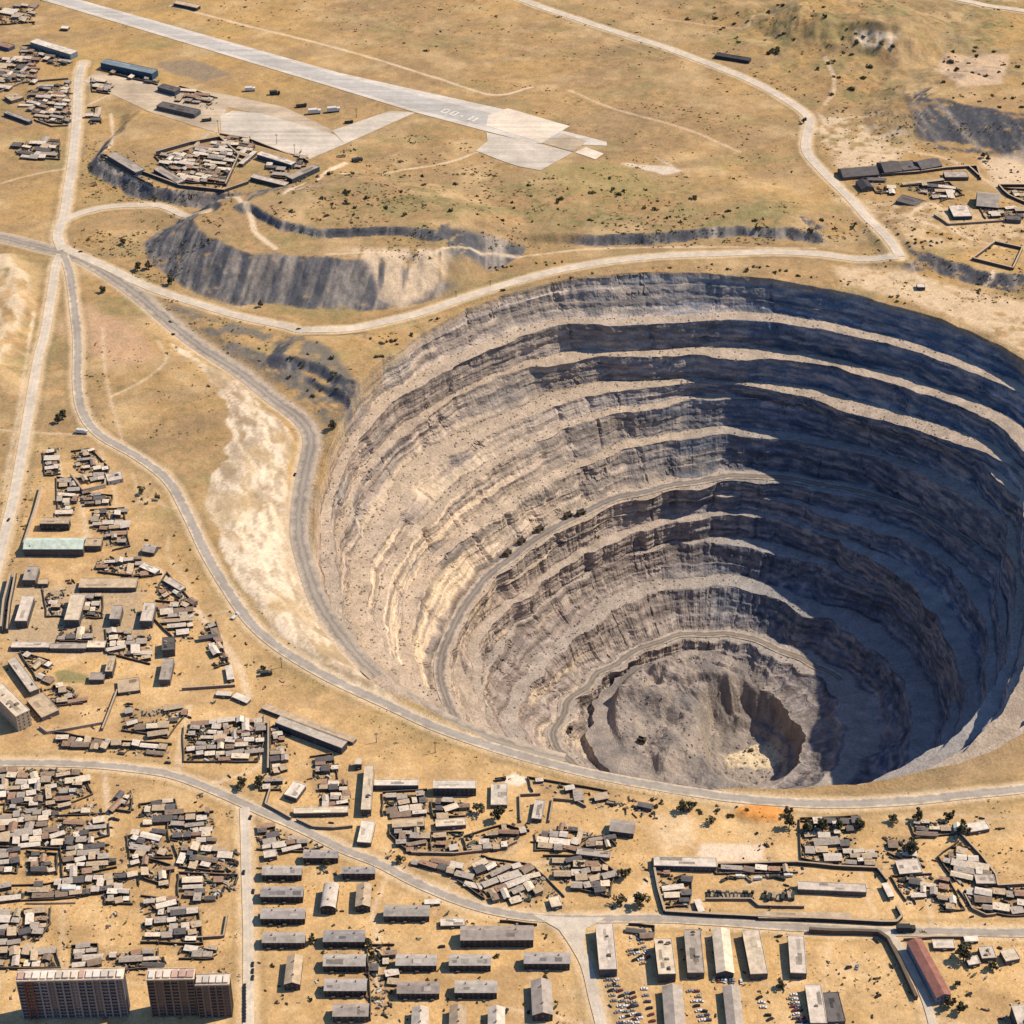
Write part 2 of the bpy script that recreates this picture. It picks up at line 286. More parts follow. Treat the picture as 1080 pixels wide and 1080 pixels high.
# clusters: (photo polygon, grid angle in degrees, cell w, cell d, fill, where it is)
CL = [
 ([(-6,812),(30,811),(85,812),(95,838),(70,848),(-6,848)], 4, 10, 8, .86, 'in the block under the main street at the left edge'),
 ([(-6,862),(50,856),(112,868),(113,882),(62,895),(-6,893)], 8, 10, 8, .82, 'in the wide row below the white square roof'),
 ([(-6,896),(18,896),(18,921),(-6,921)], 10, 9, 8, .82, 'in the small clump at the left edge'),
 ([(28,900),(60,903),(60,922),(27,922)], 8, 10, 7, .85, 'in the small slanted block near the left edge'),
 ([(65,895),(82,885),(112,888),(122,915),(68,925)], 7, 10, 7, .9, 'in the dense slanted block under the wide row'),
 ([(-6,936),(50,934),(90,925),(140,923),(147,936),(80,947),(-6,952)], 7, 10, 8, .8, 'in the long row above the sandy square'),
 ([(110,944),(140,940),(139,954),(112,954)], 3, 9, 7, .85, 'in the wedge-shaped plot above the sandy square'),
 ([(-6,960),(52,958),(52,975),(38,992),(-6,1000)], 4, 10, 8, .82, 'in the block left of the sandy square'),
 ([(76,1000),(102,998),(104,1021),(78,1022)], 5, 9, 7, .85, 'in the clump behind the long apartment block'),
 ([(110,1004),(166,1003),(165,1020),(122,1026)], 4, 10, 7, .75, 'in the strip behind the apartment blocks'),
 ([(118,838),(140,842),(138,857),(122,855)], -25, 9, 7, .8, 'in the oval clump below the main street'),
 ([(147,850),(184,845),(190,865),(150,873)], 6, 9, 8, .85, 'in the block below the main street bend'),
 ([(178,862),(224,858),(224,890),(180,888)], 5, 9, 7, .88, 'in the round-cornered dense block by the side street'),
 ([(135,882),(172,876),(182,905),(138,905)], -15, 10, 8, .75, 'in the ragged block below the bend'),
 ([(185,892),(248,896),(250,921),(192,915)], -5, 10, 7, .82, 'in the block left of the side street'),
 ([(190,922),(250,925),(247,934),(224,952),(190,946)], 5, 9, 7, .75, 'in the lower block left of the side street'),
 ([(150,970),(208,962),(212,996),(150,994)], 6, 10, 8, .75, 'beside the walled empty yard'),
 ([(188,1003),(224,1000),(224,1012),(190,1012)], 0, 9, 7, .6, 'in the loose group above the brown apartment blocks'),
 ([(60,774),(108,782),(178,786),(176,798),(108,794),(62,786)], -6, 9, 8, .75, 'in the strip just above the main street'),
 ([(128,750),(185,742),(196,752),(176,778),(130,770)], 8, 10, 9, .6, 'in the dark quarter below the depot'),
 ([(196,768),(232,760),(276,757),(276,785),(271,803),(196,803)], 4, 9, 7, .84, 'in the packed yard above the main street'),
 ([(286,770),(304,771),(300,816),(286,816)], 15, 7, 7, .9, 'in the narrow scrap strip beside the tall dark wall'),
 ([(275,821),(300,820),(297,834),(276,834)], 0, 8, 7, .8, 'beside the bright cream square house'),
 ([(328,800),(350,797),(356,822),(334,822)], 5, 9, 7, .6, 'below the big diagonal barn'),
 ([(334,826),(366,825),(367,852),(338,852)], 5, 8, 7, .92, 'in the dense yard left of the cream spine'),
 ([(405,838),(450,835),(452,862),(405,861)], 8, 10, 8, .8, 'in the crowded yard under the white-roofed workshop'),
 ([(412,876),(450,874),(450,900),(432,900),(412,882)], 3, 9, 7, .85, 'in the walled yard below the tan shed'),
 ([(456,846),(490,846),(490,862),(458,863)], 10, 10, 8, .8, 'under the black-walled hall'),
 ([(455,880),(488,880),(482,900),(455,901)], 4, 9, 8, .8, 'in the walled yard below the cream shed'),
 ([(490,884),(530,872),(556,878),(530,898),(494,899)], 8, 10, 8, .82, 'in the pointed yard left of the fenced lots'),
 ([(565,880),(596,870),(624,880),(602,897),(566,897)], -8, 10, 8, .82, 'under the curved fenced lot'),
 ([(606,888),(640,882),(648,893),(612,898)], 5, 9, 7, .7, 'above the long pale shed of the shanty block'),
 ([(575,905),(628,904),(648,922),(640,945),(602,936),(578,918)], 8, 11, 8, .88, 'in the slanted rows above the main street'),
 ([(508,905),(525,909),(560,914),(572,925),(592,946),(560,953),(520,950),(500,930)], 28, 11, 9, .75, 'in the tilted yards above the main street'),
 ([(432,910),(455,905),(482,915),(502,935),(510,948),(482,930)], -20, 9, 8, .75, 'along the upper side of the main street'),
 ([(845,866),(903,863),(908,885),(878,912),(846,905)], 0, 12, 10, .6, 'in the dark yard below the orange mound'),
 ([(930,884),(965,882),(975,915),(950,906),(936,900)], -6, 10, 9, .7, 'in the group right of the works compound'),
 ([(990,905),(1012,890),(1048,920),(1048,935),(1008,930)], -12, 10, 8, .85, 'in the triangular block at the far right'),
 ([(1012,940),(1086,936),(1086,966),(1062,966),(1026,958)], -6, 11, 9, .75, 'in the corner lots at the right edge'),
 ([(985,928),(1000,928),(1016,960),(992,961)], -12, 9, 8, .8, 'in the column of huts right of the compound corner'),
 ([(692,920),(730,926),(726,955),(702,957)], 4, 10, 8, .65, 'inside the left end of the works compound'),
 ([(755,915),(840,914),(840,921),(757,922)], 0, 10, 7, .85, 'along the top wall of the works compound'),
 ([(75,478),(96,476),(114,494),(110,512),(86,508)], 15, 9, 8, .66, 'inside the crooked-walled yard'),
 ([(45,478),(63,470),(63,500),(48,502)], 10, 9, 8, .72, 'left of the dirt track above the hall'),
 ([(60,505),(80,510),(79,545),(62,545)], 6, 10, 9, .6, 'in the yard between the pale wall and the dirt track'),
 ([(85,520),(118,524),(116,533),(88,535)], 8, 10, 7, .75, 'just below the crooked-walled yard'),
 ([(96,540),(130,538),(136,576),(118,580),(100,560)], 5, 9, 8, .6, 'right of the dirt track above the annex'),
 ([(46,622),(68,622),(66,650),(50,650)], 0, 9, 8, .5, 'between the pale and the bright depot sheds'),
 ([(88,630),(108,630),(108,652),(90,652)], 0, 9, 8, .5, 'right of the bright ribbed warehouse'),
 ([(62,664),(96,660),(96,677),(64,677)], 0, 10, 8, .6, 'just above the long white shed of the depot'),
 ([(112,664),(160,672),(158,700),(116,690)], 6, 10, 9, .6, 'right of the long white shed of the depot'),
 ([(22,690),(52,698),(56,722),(40,718)], -35, 10, 8, .6, 'inside the bend of the diagonal barn'),
 ([(45,726),(82,724),(86,742),(52,746)], 10, 10, 8, .6, 'in the sandy lot below the diagonal barn'),
 ([(165,636),(202,640),(202,676),(186,676),(165,655)], 10, 10, 9, .6, 'right of the striped-roof warehouse'),
 ([(212,655),(228,657),(240,700),(226,704)], -70, 10, 8, .8, 'in the truck row along the dirt track'),
 ([(-6,64),(40,62),(38,88),(-6,88)], -14, 12, 10, .7, 'in the upper shanty quarter at the left edge'),
 ([(26,97),(55,90),(75,86),(75,131),(40,128),(28,112)], -14, 12, 10, .72, 'in the lower shanty quarter by the airfield road'),
 ([(10,152),(62,148),(62,168),(22,168)], -10, 13, 11, .7, 'in the hamlet left of the airfield road'),
 ([(97,83),(118,88),(116,99),(98,97)], -14, 11, 9, .8, 'in the little group right of the airfield road'),
 ([(93,115),(104,114),(106,130),(95,132)], -5, 12, 10, .8, 'in the blue-grey pair beside the airfield road'),
 ([(165,166),(200,160),(232,150),(246,165),(236,194),(192,192)], -16, 12, 9, .82, 'in the crowded terrace yard'),
 ([(234,148),(262,146),(268,156),(256,166),(236,158)], -14, 12, 9, .85, 'in the upper terrace yard by the apron'),
 ([(280,172),(306,178),(300,189),(286,187)], -14, 12, 10, .7, 'inside the terrace courtyard'),
 ([(310,178),(318,160),(328,168),(322,176)], -14, 12, 9, .7, 'above the end shed of the terrace courtyard'),
 ([(52,48),(74,60),(66,72),(24,58),(24,50)], -17, 12, 9, .55, 'in front of the white-roofed hangar'),
 ([(0,5),(38,8),(36,24),(0,26)], -14, 14, 12, .35, 'in the thin scatter at the top left corner'),
 ([(-6,1003),(58,1003),(62,1022),(-6,1022)], 2, 9, 8, .55, 'in the loose group at the left edge behind the towers'),
 ([(8,848),(98,849),(108,859),(60,861),(8,857)], 3, 9, 6, .6, 'in the thin row between the two left blocks'),
 ([(122,902),(150,906),(180,914),(176,936),(150,926)], 12, 9, 7, .6, 'in the scattered yards below the ragged block'),
 ([(150,946),(188,952),(188,966),(150,966)], 4, 9, 7, .55, 'in the plots above the walled empty yard'),
 ([(884,898),(926,900),(926,914),(886,912)], 0, 9, 7, .65, 'behind the top wall corner of the works compound'),
 ([(940,926),(982,924),(988,952),(956,950)], -8, 10, 8, .55, 'in the open lots right of the works compound'),
 ([(960,868),(1010,866),(1014,880),(966,884)], -3, 10, 7, .6, 'in the loose line under the pit road'),
 ([(270,868),(312,880),(345,892),(320,899),(272,896)], 12, 9, 7, .55, 'just below the main street by the street junction'),
 ([(560,822),(640,836),(700,852),(690,866),(640,852),(565,836)], 10, 10, 8, .28, 'in the thin scatter under the outer road'),
 ([(100,588),(146,592),(170,606),(150,609),(104,604)], 6, 9, 8, .55, 'between the annex and the long workshop'),
 ([(176,606),(206,640),(200,648),(166,626)], -40, 9, 8, .5, 'in the sandy strip above the scrap rows'),
 ([(952,198),(1000,194),(1014,206),(990,213),(975,206)], -6, 13, 10, .7, 'in the middle of the hill hamlet'),
 ([(1034,221),(1072,220),(1080,230),(1040,231)], 0, 13, 10, .6, 'below the wide barn of the hill hamlet'),
 ([(912,186),(932,188),(944,204),(924,204)], -10, 13, 10, .55, 'beside the black-roofed barn of the hamlet'),
 ([(1058,200),(1085,202),(1085,214),(1068,208)], 12, 13, 10, .7, 'inside the long walled plot beyond the hamlet'),
 ([(388,1000),(415,1000),(415,1075),(392,1075)], 0, 9, 8, .30, 'along the winding path between the barracks'),
 ([(530,960),(560,966),(565,976),(528,972)], 8, 9, 7, .55, 'in the strip above the longest barrack'),
 ([(655,976),(690,978),(688,990),(668,992)], 0, 9, 7, .6, 'at the top of the car yard by the main street'),
 ([(120,70),(170,84),(166,90),(118,78)], -17, 13, 8, .5, 'in front of the blue hangar'),
 ([(190,92),(228,104),(224,116),(186,104)], -17, 13, 9, .5, 'among the vehicles of the airfield forecourt'),
 ([(108,166),(140,186),(160,196),(156,188),(150,184),(120,166)], -30, 11, 8, .6, 'on the lip of the dark terrace slope'),
]
# ------------------------------------------------------------------ the open pit
RIM = [(365,432),(400,398),(450,348),(500,319),(560,301),(620,293),(700,288),(760,288),(820,296),(880,305),(950,322),(1000,340),(1040,356),(1080,380),
 (346,462),(338,500),(332,540),(335,600),(348,650),(372,690),(400,722),(440,748),(480,768),(540,790),(600,808),(680,824),(760,832),(850,831),(920,825),(1000,812),(1050,790),(1080,772)]
BENCH = [   # traced middle lines of the benches (photo pixels); level, width of the flat
 (-40, 13, [(350,470),(336,505),(365,443),(402,426),(435,406),(460,390),(495,374),(535,356),(570,342),(645,340),(710,336),(795,334),(852,340),(892,347),(935,357),(972,370),(1035,392),(1080,407)]),
 (-78, 19, [(422,451),(455,437),(480,415),(510,402),(535,392),(570,384),(617,375),(670,374),(770,372),(830,374),(860,378),(910,392),(960,406),(1027,429),(1060,445),(395,482),(370,510),(355,535),(350,560),(347,602),(357,637),(370,667)]),
 (-112, 21, [(590,420),(545,440),(500,460),(460,477),(430,500),(415,527),(402,552),(380,585),(374,620),(377,650),(387,675),(407,700),(432,722),(620,412),(670,407),(760,402),(820,406),(860,415),(910,430),(950,442),(997,455),(1035,470),(1072,490)]),
 (-131, 9, [(570,462),(620,442),(670,431),(745,421),(795,419),(840,425),(905,438),(950,449),(995,465),(1035,487),(1060,510),(1080,527),(530,485),(495,502),(475,517),(460,535),(430,570),(412,602),(401,625),(397,652),(402,680),(420,707)]),
 (-165, 12, [(570,510),(620,487),(675,467),(710,460),(780,455),(840,461),(872,466),(922,477),(965,492),(1017,520),(1047,537),(1077,565),(530,537),(495,557),(470,580),(445,607),(430,637),(425,660),(427,690),(437,715)]),
 (-204, 17, [(840,505),(785,501),(720,510),(670,522),(620,539),(595,552),(570,568),(545,587),(510,617),(485,645),(470,675),(465,705),(467,732),(480,757),(885,516),(935,527),(985,550),(1022,575),(1052,600),(1072,632)]),
 (-224, 11, [(645,539),(695,529),(745,522),(795,524),(840,530),(877,544),(922,555),(972,572),(1005,597),(1030,627),(1045,665),(1050,700),(1046,732),(1035,770)]),
 (-245, 10, [(790,539),(810,542),(860,555),(910,580),(950,600),(980,627),(1000,660),(1017,695),(1027,732)]),
 (-276, 14, [(595,612),(632,600),(705,572),(745,569),(782,572),(840,585),(860,590),(892,606),(917,615),(950,632),(985,660),(1000,700),(1007,735),(1000,785),(570,640),(532,670),(515,700),(500,732)]),
 (-308, 16, [(620,657),(657,632),(690,618),(730,616),(770,612),(810,622),(855,642),(892,652),(922,670),(950,697),(970,727),(980,760),(972,787),(595,677),(570,700),(545,737),(532,757)]),
 (-346, 16, [(820,686),(782,672),(740,669),(695,677),(657,695),(625,720),(597,747),(582,777),(855,700),(885,717),(905,745),(912,770)]),
 (-366, 0, [(620,790),(622,755),(650,718),(700,700),(740,695),(775,705),(800,725),(830,750),(848,780)]),
]
BENCH = [(z * .93, w_, p_) for z, w_, p_ in BENCH]
def feat(t, n=5):
    return np.stack([np.ones_like(t)] + [f(k * t) for k in range(1, n + 1) for f in (np.cos, np.sin)], 1)
rp = np.array(RIM, float); rx, ry, _z = at(rp[:, 0], rp[:, 1])
rth = np.arctan2(ry - PCY, rx - PCX); rr = np.hypot(rx - PCX, ry - PCY)
Xf = feat(rth); Wf = np.diag([0] + [.02 * k ** 2 for k in range(1, 6) for _ in (0, 1)])
CR = np.linalg.solve(Xf.T @ Xf + Wf, Xf.T @ rr)
def Rrim(t):
    t = np.asarray(t, float)
    return feat(t) @ CR + 4.0 * fbm(np.cos(t) * 16, np.sin(t) * 16, oct=4, seed=61)
def angdiff(a, b):
    return (a - b + np.pi) % (2 * np.pi) - np.pi
th = np.concatenate([np.linspace(R_(10), R_(225), 1900, endpoint=False), np.linspace(R_(225), R_(370), 420, endpoint=False)])
NTH = len(th); RR = Rrim(th)
cth, sth = np.cos(th), np.sin(th)
ZR = Hs(PCX + RR * cth, PCY + RR * sth)
LIFT_E = (.42, .42, .42, .40, .30, .16, .12, .08, .04, 0, 0, 0)
S = []; ZB = []
for k, (z, wdt, pts) in enumerate(BENCH):
    p = np.array(pts, float); bx, by = un(p[:, 0], p[:, 1], z)
    for _ in range(6):
        t = np.arctan2(by - PCY, bx - PCX)
        bx, by = un(p[:, 0], p[:, 1], z * (1 - LIFT_E[k] * np.exp(-(angdiff(t, R_(8)) / R_(42)) ** 2)))
    t = np.arctan2(by - PCY, bx - PCX); s = np.hypot(bx - PCX, by - PCY) / (feat(t) @ CR)
    d = angdiff(th[:, None], t[None, :])
    w = np.exp(-(d / R_(6.0)) ** 2) + 0.02 * np.exp(-(d / R_(25)) ** 2)
    pri = 0.004
    sk = ((w * s).sum(1) + pri * s.mean()) / (w.sum(1) + pri)
    for _ in range(3):
        sk = np.convolve(np.r_[sk[-6:], sk, sk[:6]], np.ones(13) / 13, 'valid')
    S.append(sk)
for k in range(len(S)):
    S[k] = np.minimum(S[k], 0.975 - 0.006 * k) if k == 0 else np.minimum(S[k], S[k - 1] - 0.022)
    lift_e = LIFT_E[k]
    ZB.append(np.minimum(BENCH[k][0] * (1 - lift_e * np.exp(-(angdiff(th, R_(8)) / R_(42)) ** 2)), ZR - 5 * (k + 1)))
def tn(freq, seed, oct=3):
    return fbm(cth * freq, sth * freq, oct=oct, seed=seed)
for k in range(len(S)):
    jog = tn(9, 70 + k, 4) * 3.2 + 3.0 * np.tanh(4 * tn(5, 90 + k, 2)) * .6
    S[k] = S[k] + jog / 467.0 * (1 if k < 11 else 1.5)
for k in range(1, len(S)):
    S[k] = np.minimum(S[k], S[k - 1] - 0.014)
NST = [3, 3, 3, 2, 3, 4, 2, 2, 3, 3, 3, 2]
LEDG = [np.clip(.95 + .8 * tn(6, 170 + k, 3), 0.2, 1) for k in range(12)]
cols_r, cols_z, cols_kind, cols_k = [], [], [], []
def addcol(r, z, kind, k):
    cols_r.append(r); cols_z.append(z); cols_kind.append(kind); cols_k.append(k)
for dr, dz in ((18, -1.5), (14, .12), (10, .14), (6, .14), (3, .12)):
    addcol(RR + dr, Hs(PCX + (RR + dr) * cth, PCY + (RR + dr) * sth) + dz, 0.0, -1)
addcol(RR, ZR + .05, 0.0, -1)
prev_r, prev_z = RR.copy(), ZR.copy()
TOE, CREST = [], []
for k in range(len(S)):
    c = S[k] * RR; gap = prev_r - c
    wd = BENCH[k][1] * 1.3 * (1 + .30 * tn(7, 120 + k, 2)) * (1 + (.9 if k >= 4 else 0) * np.exp(-(angdiff(th, R_(12)) / R_(48)) ** 2)) / 2
    wd = np.clip(wd, 0, gap * 0.6)
    toe, crest = c + wd, c - wd
    drop = prev_z - ZB[k]; run = prev_r - toe
    nF = 30
    steep = np.clip(drop / np.maximum(run, 1), .6, 3)
    pw = 1.35 + 0.7 * np.clip(tn(11, 150 + k, 2) + .5, 0, 1)
    for i in range(1, nF + 1):
        t = i / nF
        f0 = 1 - (1 - t) ** pw
        ns = NST[k]; q_ = f0 * ns; fr = q_ - np.floor(q_); f1 = (np.floor(q_) + np.clip((fr - .30) / .70, 0, 1) ** .8) / ns
        f = mix(f0, np.minimum(f1, 1), (.9 * LEDG[k])) if i < nF else f0
        addcol(prev_r - run * t, prev_z - drop * f, 1.0 if i < nF else 0.55, k)
    TOE.append(toe); CREST.append(crest)
    if k < len(S) - 1:
        nB = 9
        for i in range(1, nB + 1):
            addcol(toe + (crest - toe) * i / nB, ZB[k] + 0.6 * (1 - i / nB), 0.0, k)
    prev_r, prev_z = crest, ZB[k]
nfl = 62
for i in range(1, nfl):
    f = 1 - i / nfl
    addcol(prev_r * f ** 0.9, np.full(NTH, BENCH[-1][0]), 0.0, 12)
addcol(np.full(NTH, .3), np.full(NTH, BENCH[-1][0]), 0.0, 12)
PR = np.array(cols_r).T.copy(); PZ = np.array(cols_z).T.copy()      # (NTH, NC)
KIND = np.array(cols_kind)[None, :] + 0 * PR; KK = np.array(cols_k)[None, :] + 0 * PR
NC = PR.shape[1]
TH = th[:, None] + 0 * PR
px_ = PCX + PR * np.cos(TH); py_ = PCY + PR * np.sin(TH)
face = (KIND > .3).astype(float)
infl = (KK == 12)
rough = face * np.clip((RR[:, None] - PR) / 4, 0, 1)
# weathering of the faces: vertical ribs, thin ledges, general raggedness
arc = TH * 380
rib = fbm(arc / 9.0, PZ / 55.0, oct=4, seed=201)
ledge = fbm(PZ / 4.5, arc / 70.0, oct=3, seed=202)
gen = fbm(px_ / 13, py_ / 13, PZ / 9, oct=5, seed=203, gain=.58)
cleft = -np.clip(1 - np.abs(fbm(arc / 55, PZ / 140, oct=2, seed=204)) * 9, 0, 1)
big = fbm(px_ / 60, py_ / 60, PZ / 40, oct=3, seed=205)
north = np.clip(np.cos(TH - R_(150)) * 1.2 + .35, 0.25, 1)       # the west and north walls are the ragged ones
dr = rough * (1.7 * rib + 1.9 * ledge + 2.1 * gen + 3.4 * cleft * (gen > -.1) + 3.0 * big) * (0.5 + .6 * north)
PR2 = np.maximum(PR - dr, .3)
bfr = (KIND == 0) & (KK >= 0) & ~infl
PZ2 = PZ + rough * 1.0 * gen + np.where(bfr, 0.5 * fbm(px_ / 6, py_ / 6, oct=3, seed=210), 0)
# the bottom: an excavated lower basin, spoil ridges, working bank
fx_, fy_ = px_, py_
def floor_poly(pts, z=-340): return poly_xy(pts, z)
basin = floor_poly([(748,738),(785,728),(822,738),(846,762),(850,792),(828,816),(790,824),(757,812),(745,788),(740,760)])
fm = infl | ((KK == 11) & (KIND < .3))
sdb = sdist(basin, fx_[fm], fy_[fm]) + 4 * fbm(fx_[fm] / 12, fy_[fm] / 12, oct=3, seed=220)
rid = floor_poly([(640,745),(690,735),(735,742),(740,770),(725,800),(700,812),(690,790),(712,765),(680,752)])
sdr = sdist(rid, fx_[fm], fy_[fm]) + 5 * fbm(fx_[fm] / 14, fy_[fm] / 14, oct=3, seed=221)
up = floor_poly([(690,722),(735,712),(765,722),(775,738),(745,742),(715,738)])
sdu = sdist(up, fx_[fm], fy_[fm]) + 5 * fbm(fx_[fm] / 10, fy_[fm] / 10, oct=3, seed=222)
fz = PZ2[fm]
rim_f = sstep(0, 10, CREST[-1].mean() * .98 - PR[fm])
fz = fz + rim_f * (-36 * sstep(9, -12, sdb) - 8 * sstep(-16, -24, sdb) + 15 * sstep(14, -12, sdr) + 17 * sstep(12, -8, sdu)) + (5.5 * np.abs(fbm(fx_[fm] / 30, fy_[fm] / 30, oct=4, seed=224)) + 2.5 * fbm(fx_[fm] / 12, fy_[fm] / 12, oct=4, seed=223)) * rim_f + 20 * sstep(52, 60, PR[fm] + 4 * fbm(fx_[fm] / 12, fy_[fm] / 12, oct=3, seed=226)) * rim_f * np.clip(np.cos(TH[fm] - R_(120)) * 2.2, 0, 1) * .55 + 9 * sstep(82, 90, PR[fm] + 4 * fbm(fx_[fm] / 10, fy_[fm] / 10, oct=3, seed=227)) * np.clip(np.cos(TH[fm] - R_(140)) * 2.2, 0, 1)
PZ2[fm] = fz
VX = PCX + PR2 * np.cos(TH); VY = PCY + PR2 * np.sin(TH)
def pit_z(k, ang, off=0.0):
    """a point on bench k at angle ang"""
    i = int(np.argmin(np.abs(angdiff(th, ang))))
    r = (TOE[k][i] + CREST[k][i]) / 2 + off
    return PCX + r * math.cos(ang), PCY + r * math.sin(ang), float(ZB[k][i]) + .8

# ------------------------------------------------------------------ colours (real surface colours, linear)
def C3(r, g, b): return np.array([r, g, b], float)
def ground_colour(x, y, h, slope):
    n1 = fbm(x / 210, y / 210, oct=4, seed=301)[..., None]; n2 = fbm(x / 38, y / 38, oct=4, seed=302)[..., None]
    n3 = fbm(x / 9, y / 9, oct=3, seed=303)[..., None]
    px, py = proj(x, y, h)
    gold = C3(.415, .258, .100); brown = C3(.360, .224, .104); sand = C3(.545, .345, .150); olive = C3(.20, .165, .070)
    c = mix(gold, brown, np.clip(.5 + 1.2 * n1, 0, 1))
    town = (sstep(1750, 1430, y) * sstep(420, 300, x - (y - 1300) * .0) )
    tw = sdist(TOWN, x, y); town = sstep(40, -30, tw)[..., None]
    c = mix(c, sand, town * np.clip(.85 + .6 * n2, 0, 1))
    hillm = np.maximum(sstep(40, -60, sdist(GREEN1, x, y)), sstep(40, -80, sdist(GREEN2, x, y)))[..., None]
    c = mix(c, olive, hillm * np.clip(.15 + 1.7 * n2 + .8 * n3, 0, .85))
    n5 = fbm(x / 6, y / 5, oct=3, seed=309)[..., None]
    c = mix(c, olive * .8, hillm * sstep(.12, .4, n5 + .5 * n2) * .75)
    c = mix(c, olive, (1 - town) * (1 - hillm) * sstep(.22, .5, n5 + .45 * n1) * .55)
    c = mix(c, C3(.66, .45, .23), town * sstep(.05, .4, fbm(x / 16, y / 13, oct=4, seed=311)[..., None]) * .45)
    c = mix(c, C3(.36, .225, .105), town * sstep(.05, .45, fbm(x / 30, y / 24, oct=5, seed=310)[..., None]) * .55)
    c = mix(c, olive * 1.25, (1 - town) * np.clip(-.14 + 1.6 * fbm(x / 70, y / 30, oct=4, seed=305)[..., None], 0, .55))
    st = fbm((x * .9 + y * .45) / 150, (y * .9 - x * .45) / 22, oct=4, seed=306)[..., None]
    c = mix(c, C3(.30, .20, .105), (1 - town) * np.clip(.1 + 1.3 * st, 0, .6))
    c = mix(c, C3(.50, .34, .17), (1 - town * .4) * np.clip(-.15 + 1.6 * fbm(x / 55, y / 45, oct=4, seed=307)[..., None], 0, .6))
    c = c * (1 + (.16 * n3 + .20 * n2) * (1 - .5 * town))
    return c
TOWN = poly_xy([(-80,600),(0,585),(40,505),(60,470),(120,480),(160,560),(215,640),(262,690),(330,735),(430,775),(540,812),(640,832),(760,850),(900,858),(1140,850),(1160,1150),(-120,1150)])
GREEN1 = poly_xy([(250,190),(330,178),(480,180),(640,192),(760,200),(870,225),(900,250),(860,268),(700,268),(560,262),(460,280),(300,235)])
GREEN2 = poly_xy([(650,-20),(1100,-20),(1100,60),(1080,125),(1000,110),(930,130),(880,125),(870,110),(800,80),(730,50)])

gy_, gx_ = np.gradient(Hg, GS)
SLOPE = np.hypot(gx_, gy_)
GC = ground_colour(X, Y, Hg, SLOPE)

def patch(pts, col, feather=6, amt=1.0, wob=4, fx=12, fy=12, seed=400, z=None, field=None, thr=None):
    xy = np.stack(at(*np.array(pts, float).T)[:2], 1) if z is None else poly_xy(pts, z)
    w = window(xy, feather + 12)
    if w is None: return
    x, y = X[w], Y[w]
    sd = sdist(xy, x, y) + wob * fbm(x / 18, y / 18, oct=3, seed=seed)
    a = sstep(feather, -feather, sd) * amt
    if field is not None: a = a * field[w]
    if thr is not None:
        n = fbm(x / fx, y / fy, oct=4, seed=seed + 5); a = a * sstep(thr - .25, thr + .25, n)
    GC[w] = mix(GC[w], np.asarray(col) * (1 + .12 * fbm(x / 6, y / 6, oct=3, seed=seed + 9))[..., None], a[..., None])

slopemask = sstep(.22, .42, SLOPE)
# dark dumped rock on the heap, terrace, cliff and bank slopes, with paler chutes running down it
def slag(pts, pale=.42, dark=C3(.090, .088, .092), ang=0.0):
    xy = np.stack(at(*np.array(pts, float).T)[:2], 1); w = window(xy, 30)
    x, y = X[w], Y[w]
    a = sstep(8, -8, sdist(xy, x, y)) * slopemask[w]
    ca, sa = math.cos(ang), math.sin(ang)
    u = x * ca + y * sa; v = -x * sa + y * ca
    n = fbm(u / 11, v / 75, oct=4, seed=410) + .35 * fbm(u / 3.5, v / 40, oct=2, seed=411)
    tone = mix(dark, C3(.30, .25, .20), sstep(pale - .55, pale + .35, n)[..., None])
    tone = tone * (1 + .30 * fbm(x / 4, y / 4, oct=3, seed=412) + .22 * fbm(x / 20, y / 20, oct=3, seed=413))[..., None]
    GC[w] = mix(GC[w], tone, a[..., None])
slag([(150,215),(205,200),(262,200),(470,225),(480,270),(400,275),(480,300),(420,335),(250,325),(150,290)], .30, ang=-.25)
slag([(80,150),(110,140),(130,175),(240,195),(250,222),(170,225),(80,205)], .35)
slag([(440,240),(870,225),(875,275),(620,270),(440,275)], .30)
slag([(940,255),(1110,270),(1120,330),(1050,325),(960,300)], .55)
slag([(955,98),(1120,104),(1120,195),(1040,188),(965,140)], .45, ang=.5)
slag([(290,365),(400,345),(410,380),(385,425),(300,400)], .6)
patch([(170,318),(240,340),(300,354),(345,364),(380,405),(372,440),(345,448),(325,430),(290,400),(240,368)], C3(.15,.135,.11), 6, .9, seed=415, thr=-.1, fx=20, fy=14)
slag([(165,312),(240,338),(300,352),(345,362),(380,405),(372,440),(345,448),(325,430),(290,400),(240,368)], .45)
patch([(362,262),(400,262),(470,262),(476,275),(460,305),(425,325),(405,315),(395,290)], C3(.58, .43, .28), 8, .95, seed=420, thr=-.3, fx=9, fy=40)
# pale eroded banks
palef = sstep(.08, .2, SLOPE)
bankpoly = [(180,362),(215,392),(238,422),(243,460),(240,485),(222,502),(217,532),(231,556),(235,590),(250,615),(288,662),(335,706),(400,741),(445,757),(415,735),(372,700),(335,655),(312,600),(300,540),(304,490),(308,462),(275,425),(230,390)]
patch(bankpoly, C3(.63, .50, .355), 2, .97, wob=7, seed=430)
_xy = np.stack(at(*np.array(bankpoly, float).T)[:2], 1); _w = window(_xy, 20); _x, _y = X[_w], Y[_w]
_in = sstep(2, -2, sdist(_xy, _x, _y) + 7 * fbm(_x / 18, _y / 18, oct=3, seed=430))
GC[_w] = mix(GC[_w], C3(.45, .325, .195), (_in * .8 * sstep(.42, .1, CORR_BANK[_w] + .25 * fbm(_x / 25, _y / 25, oct=3, seed=429)))[..., None])
_u = -_x * .28 + _y * .96; _v = _x * .96 + _y * .28          # along the bank, down the bank
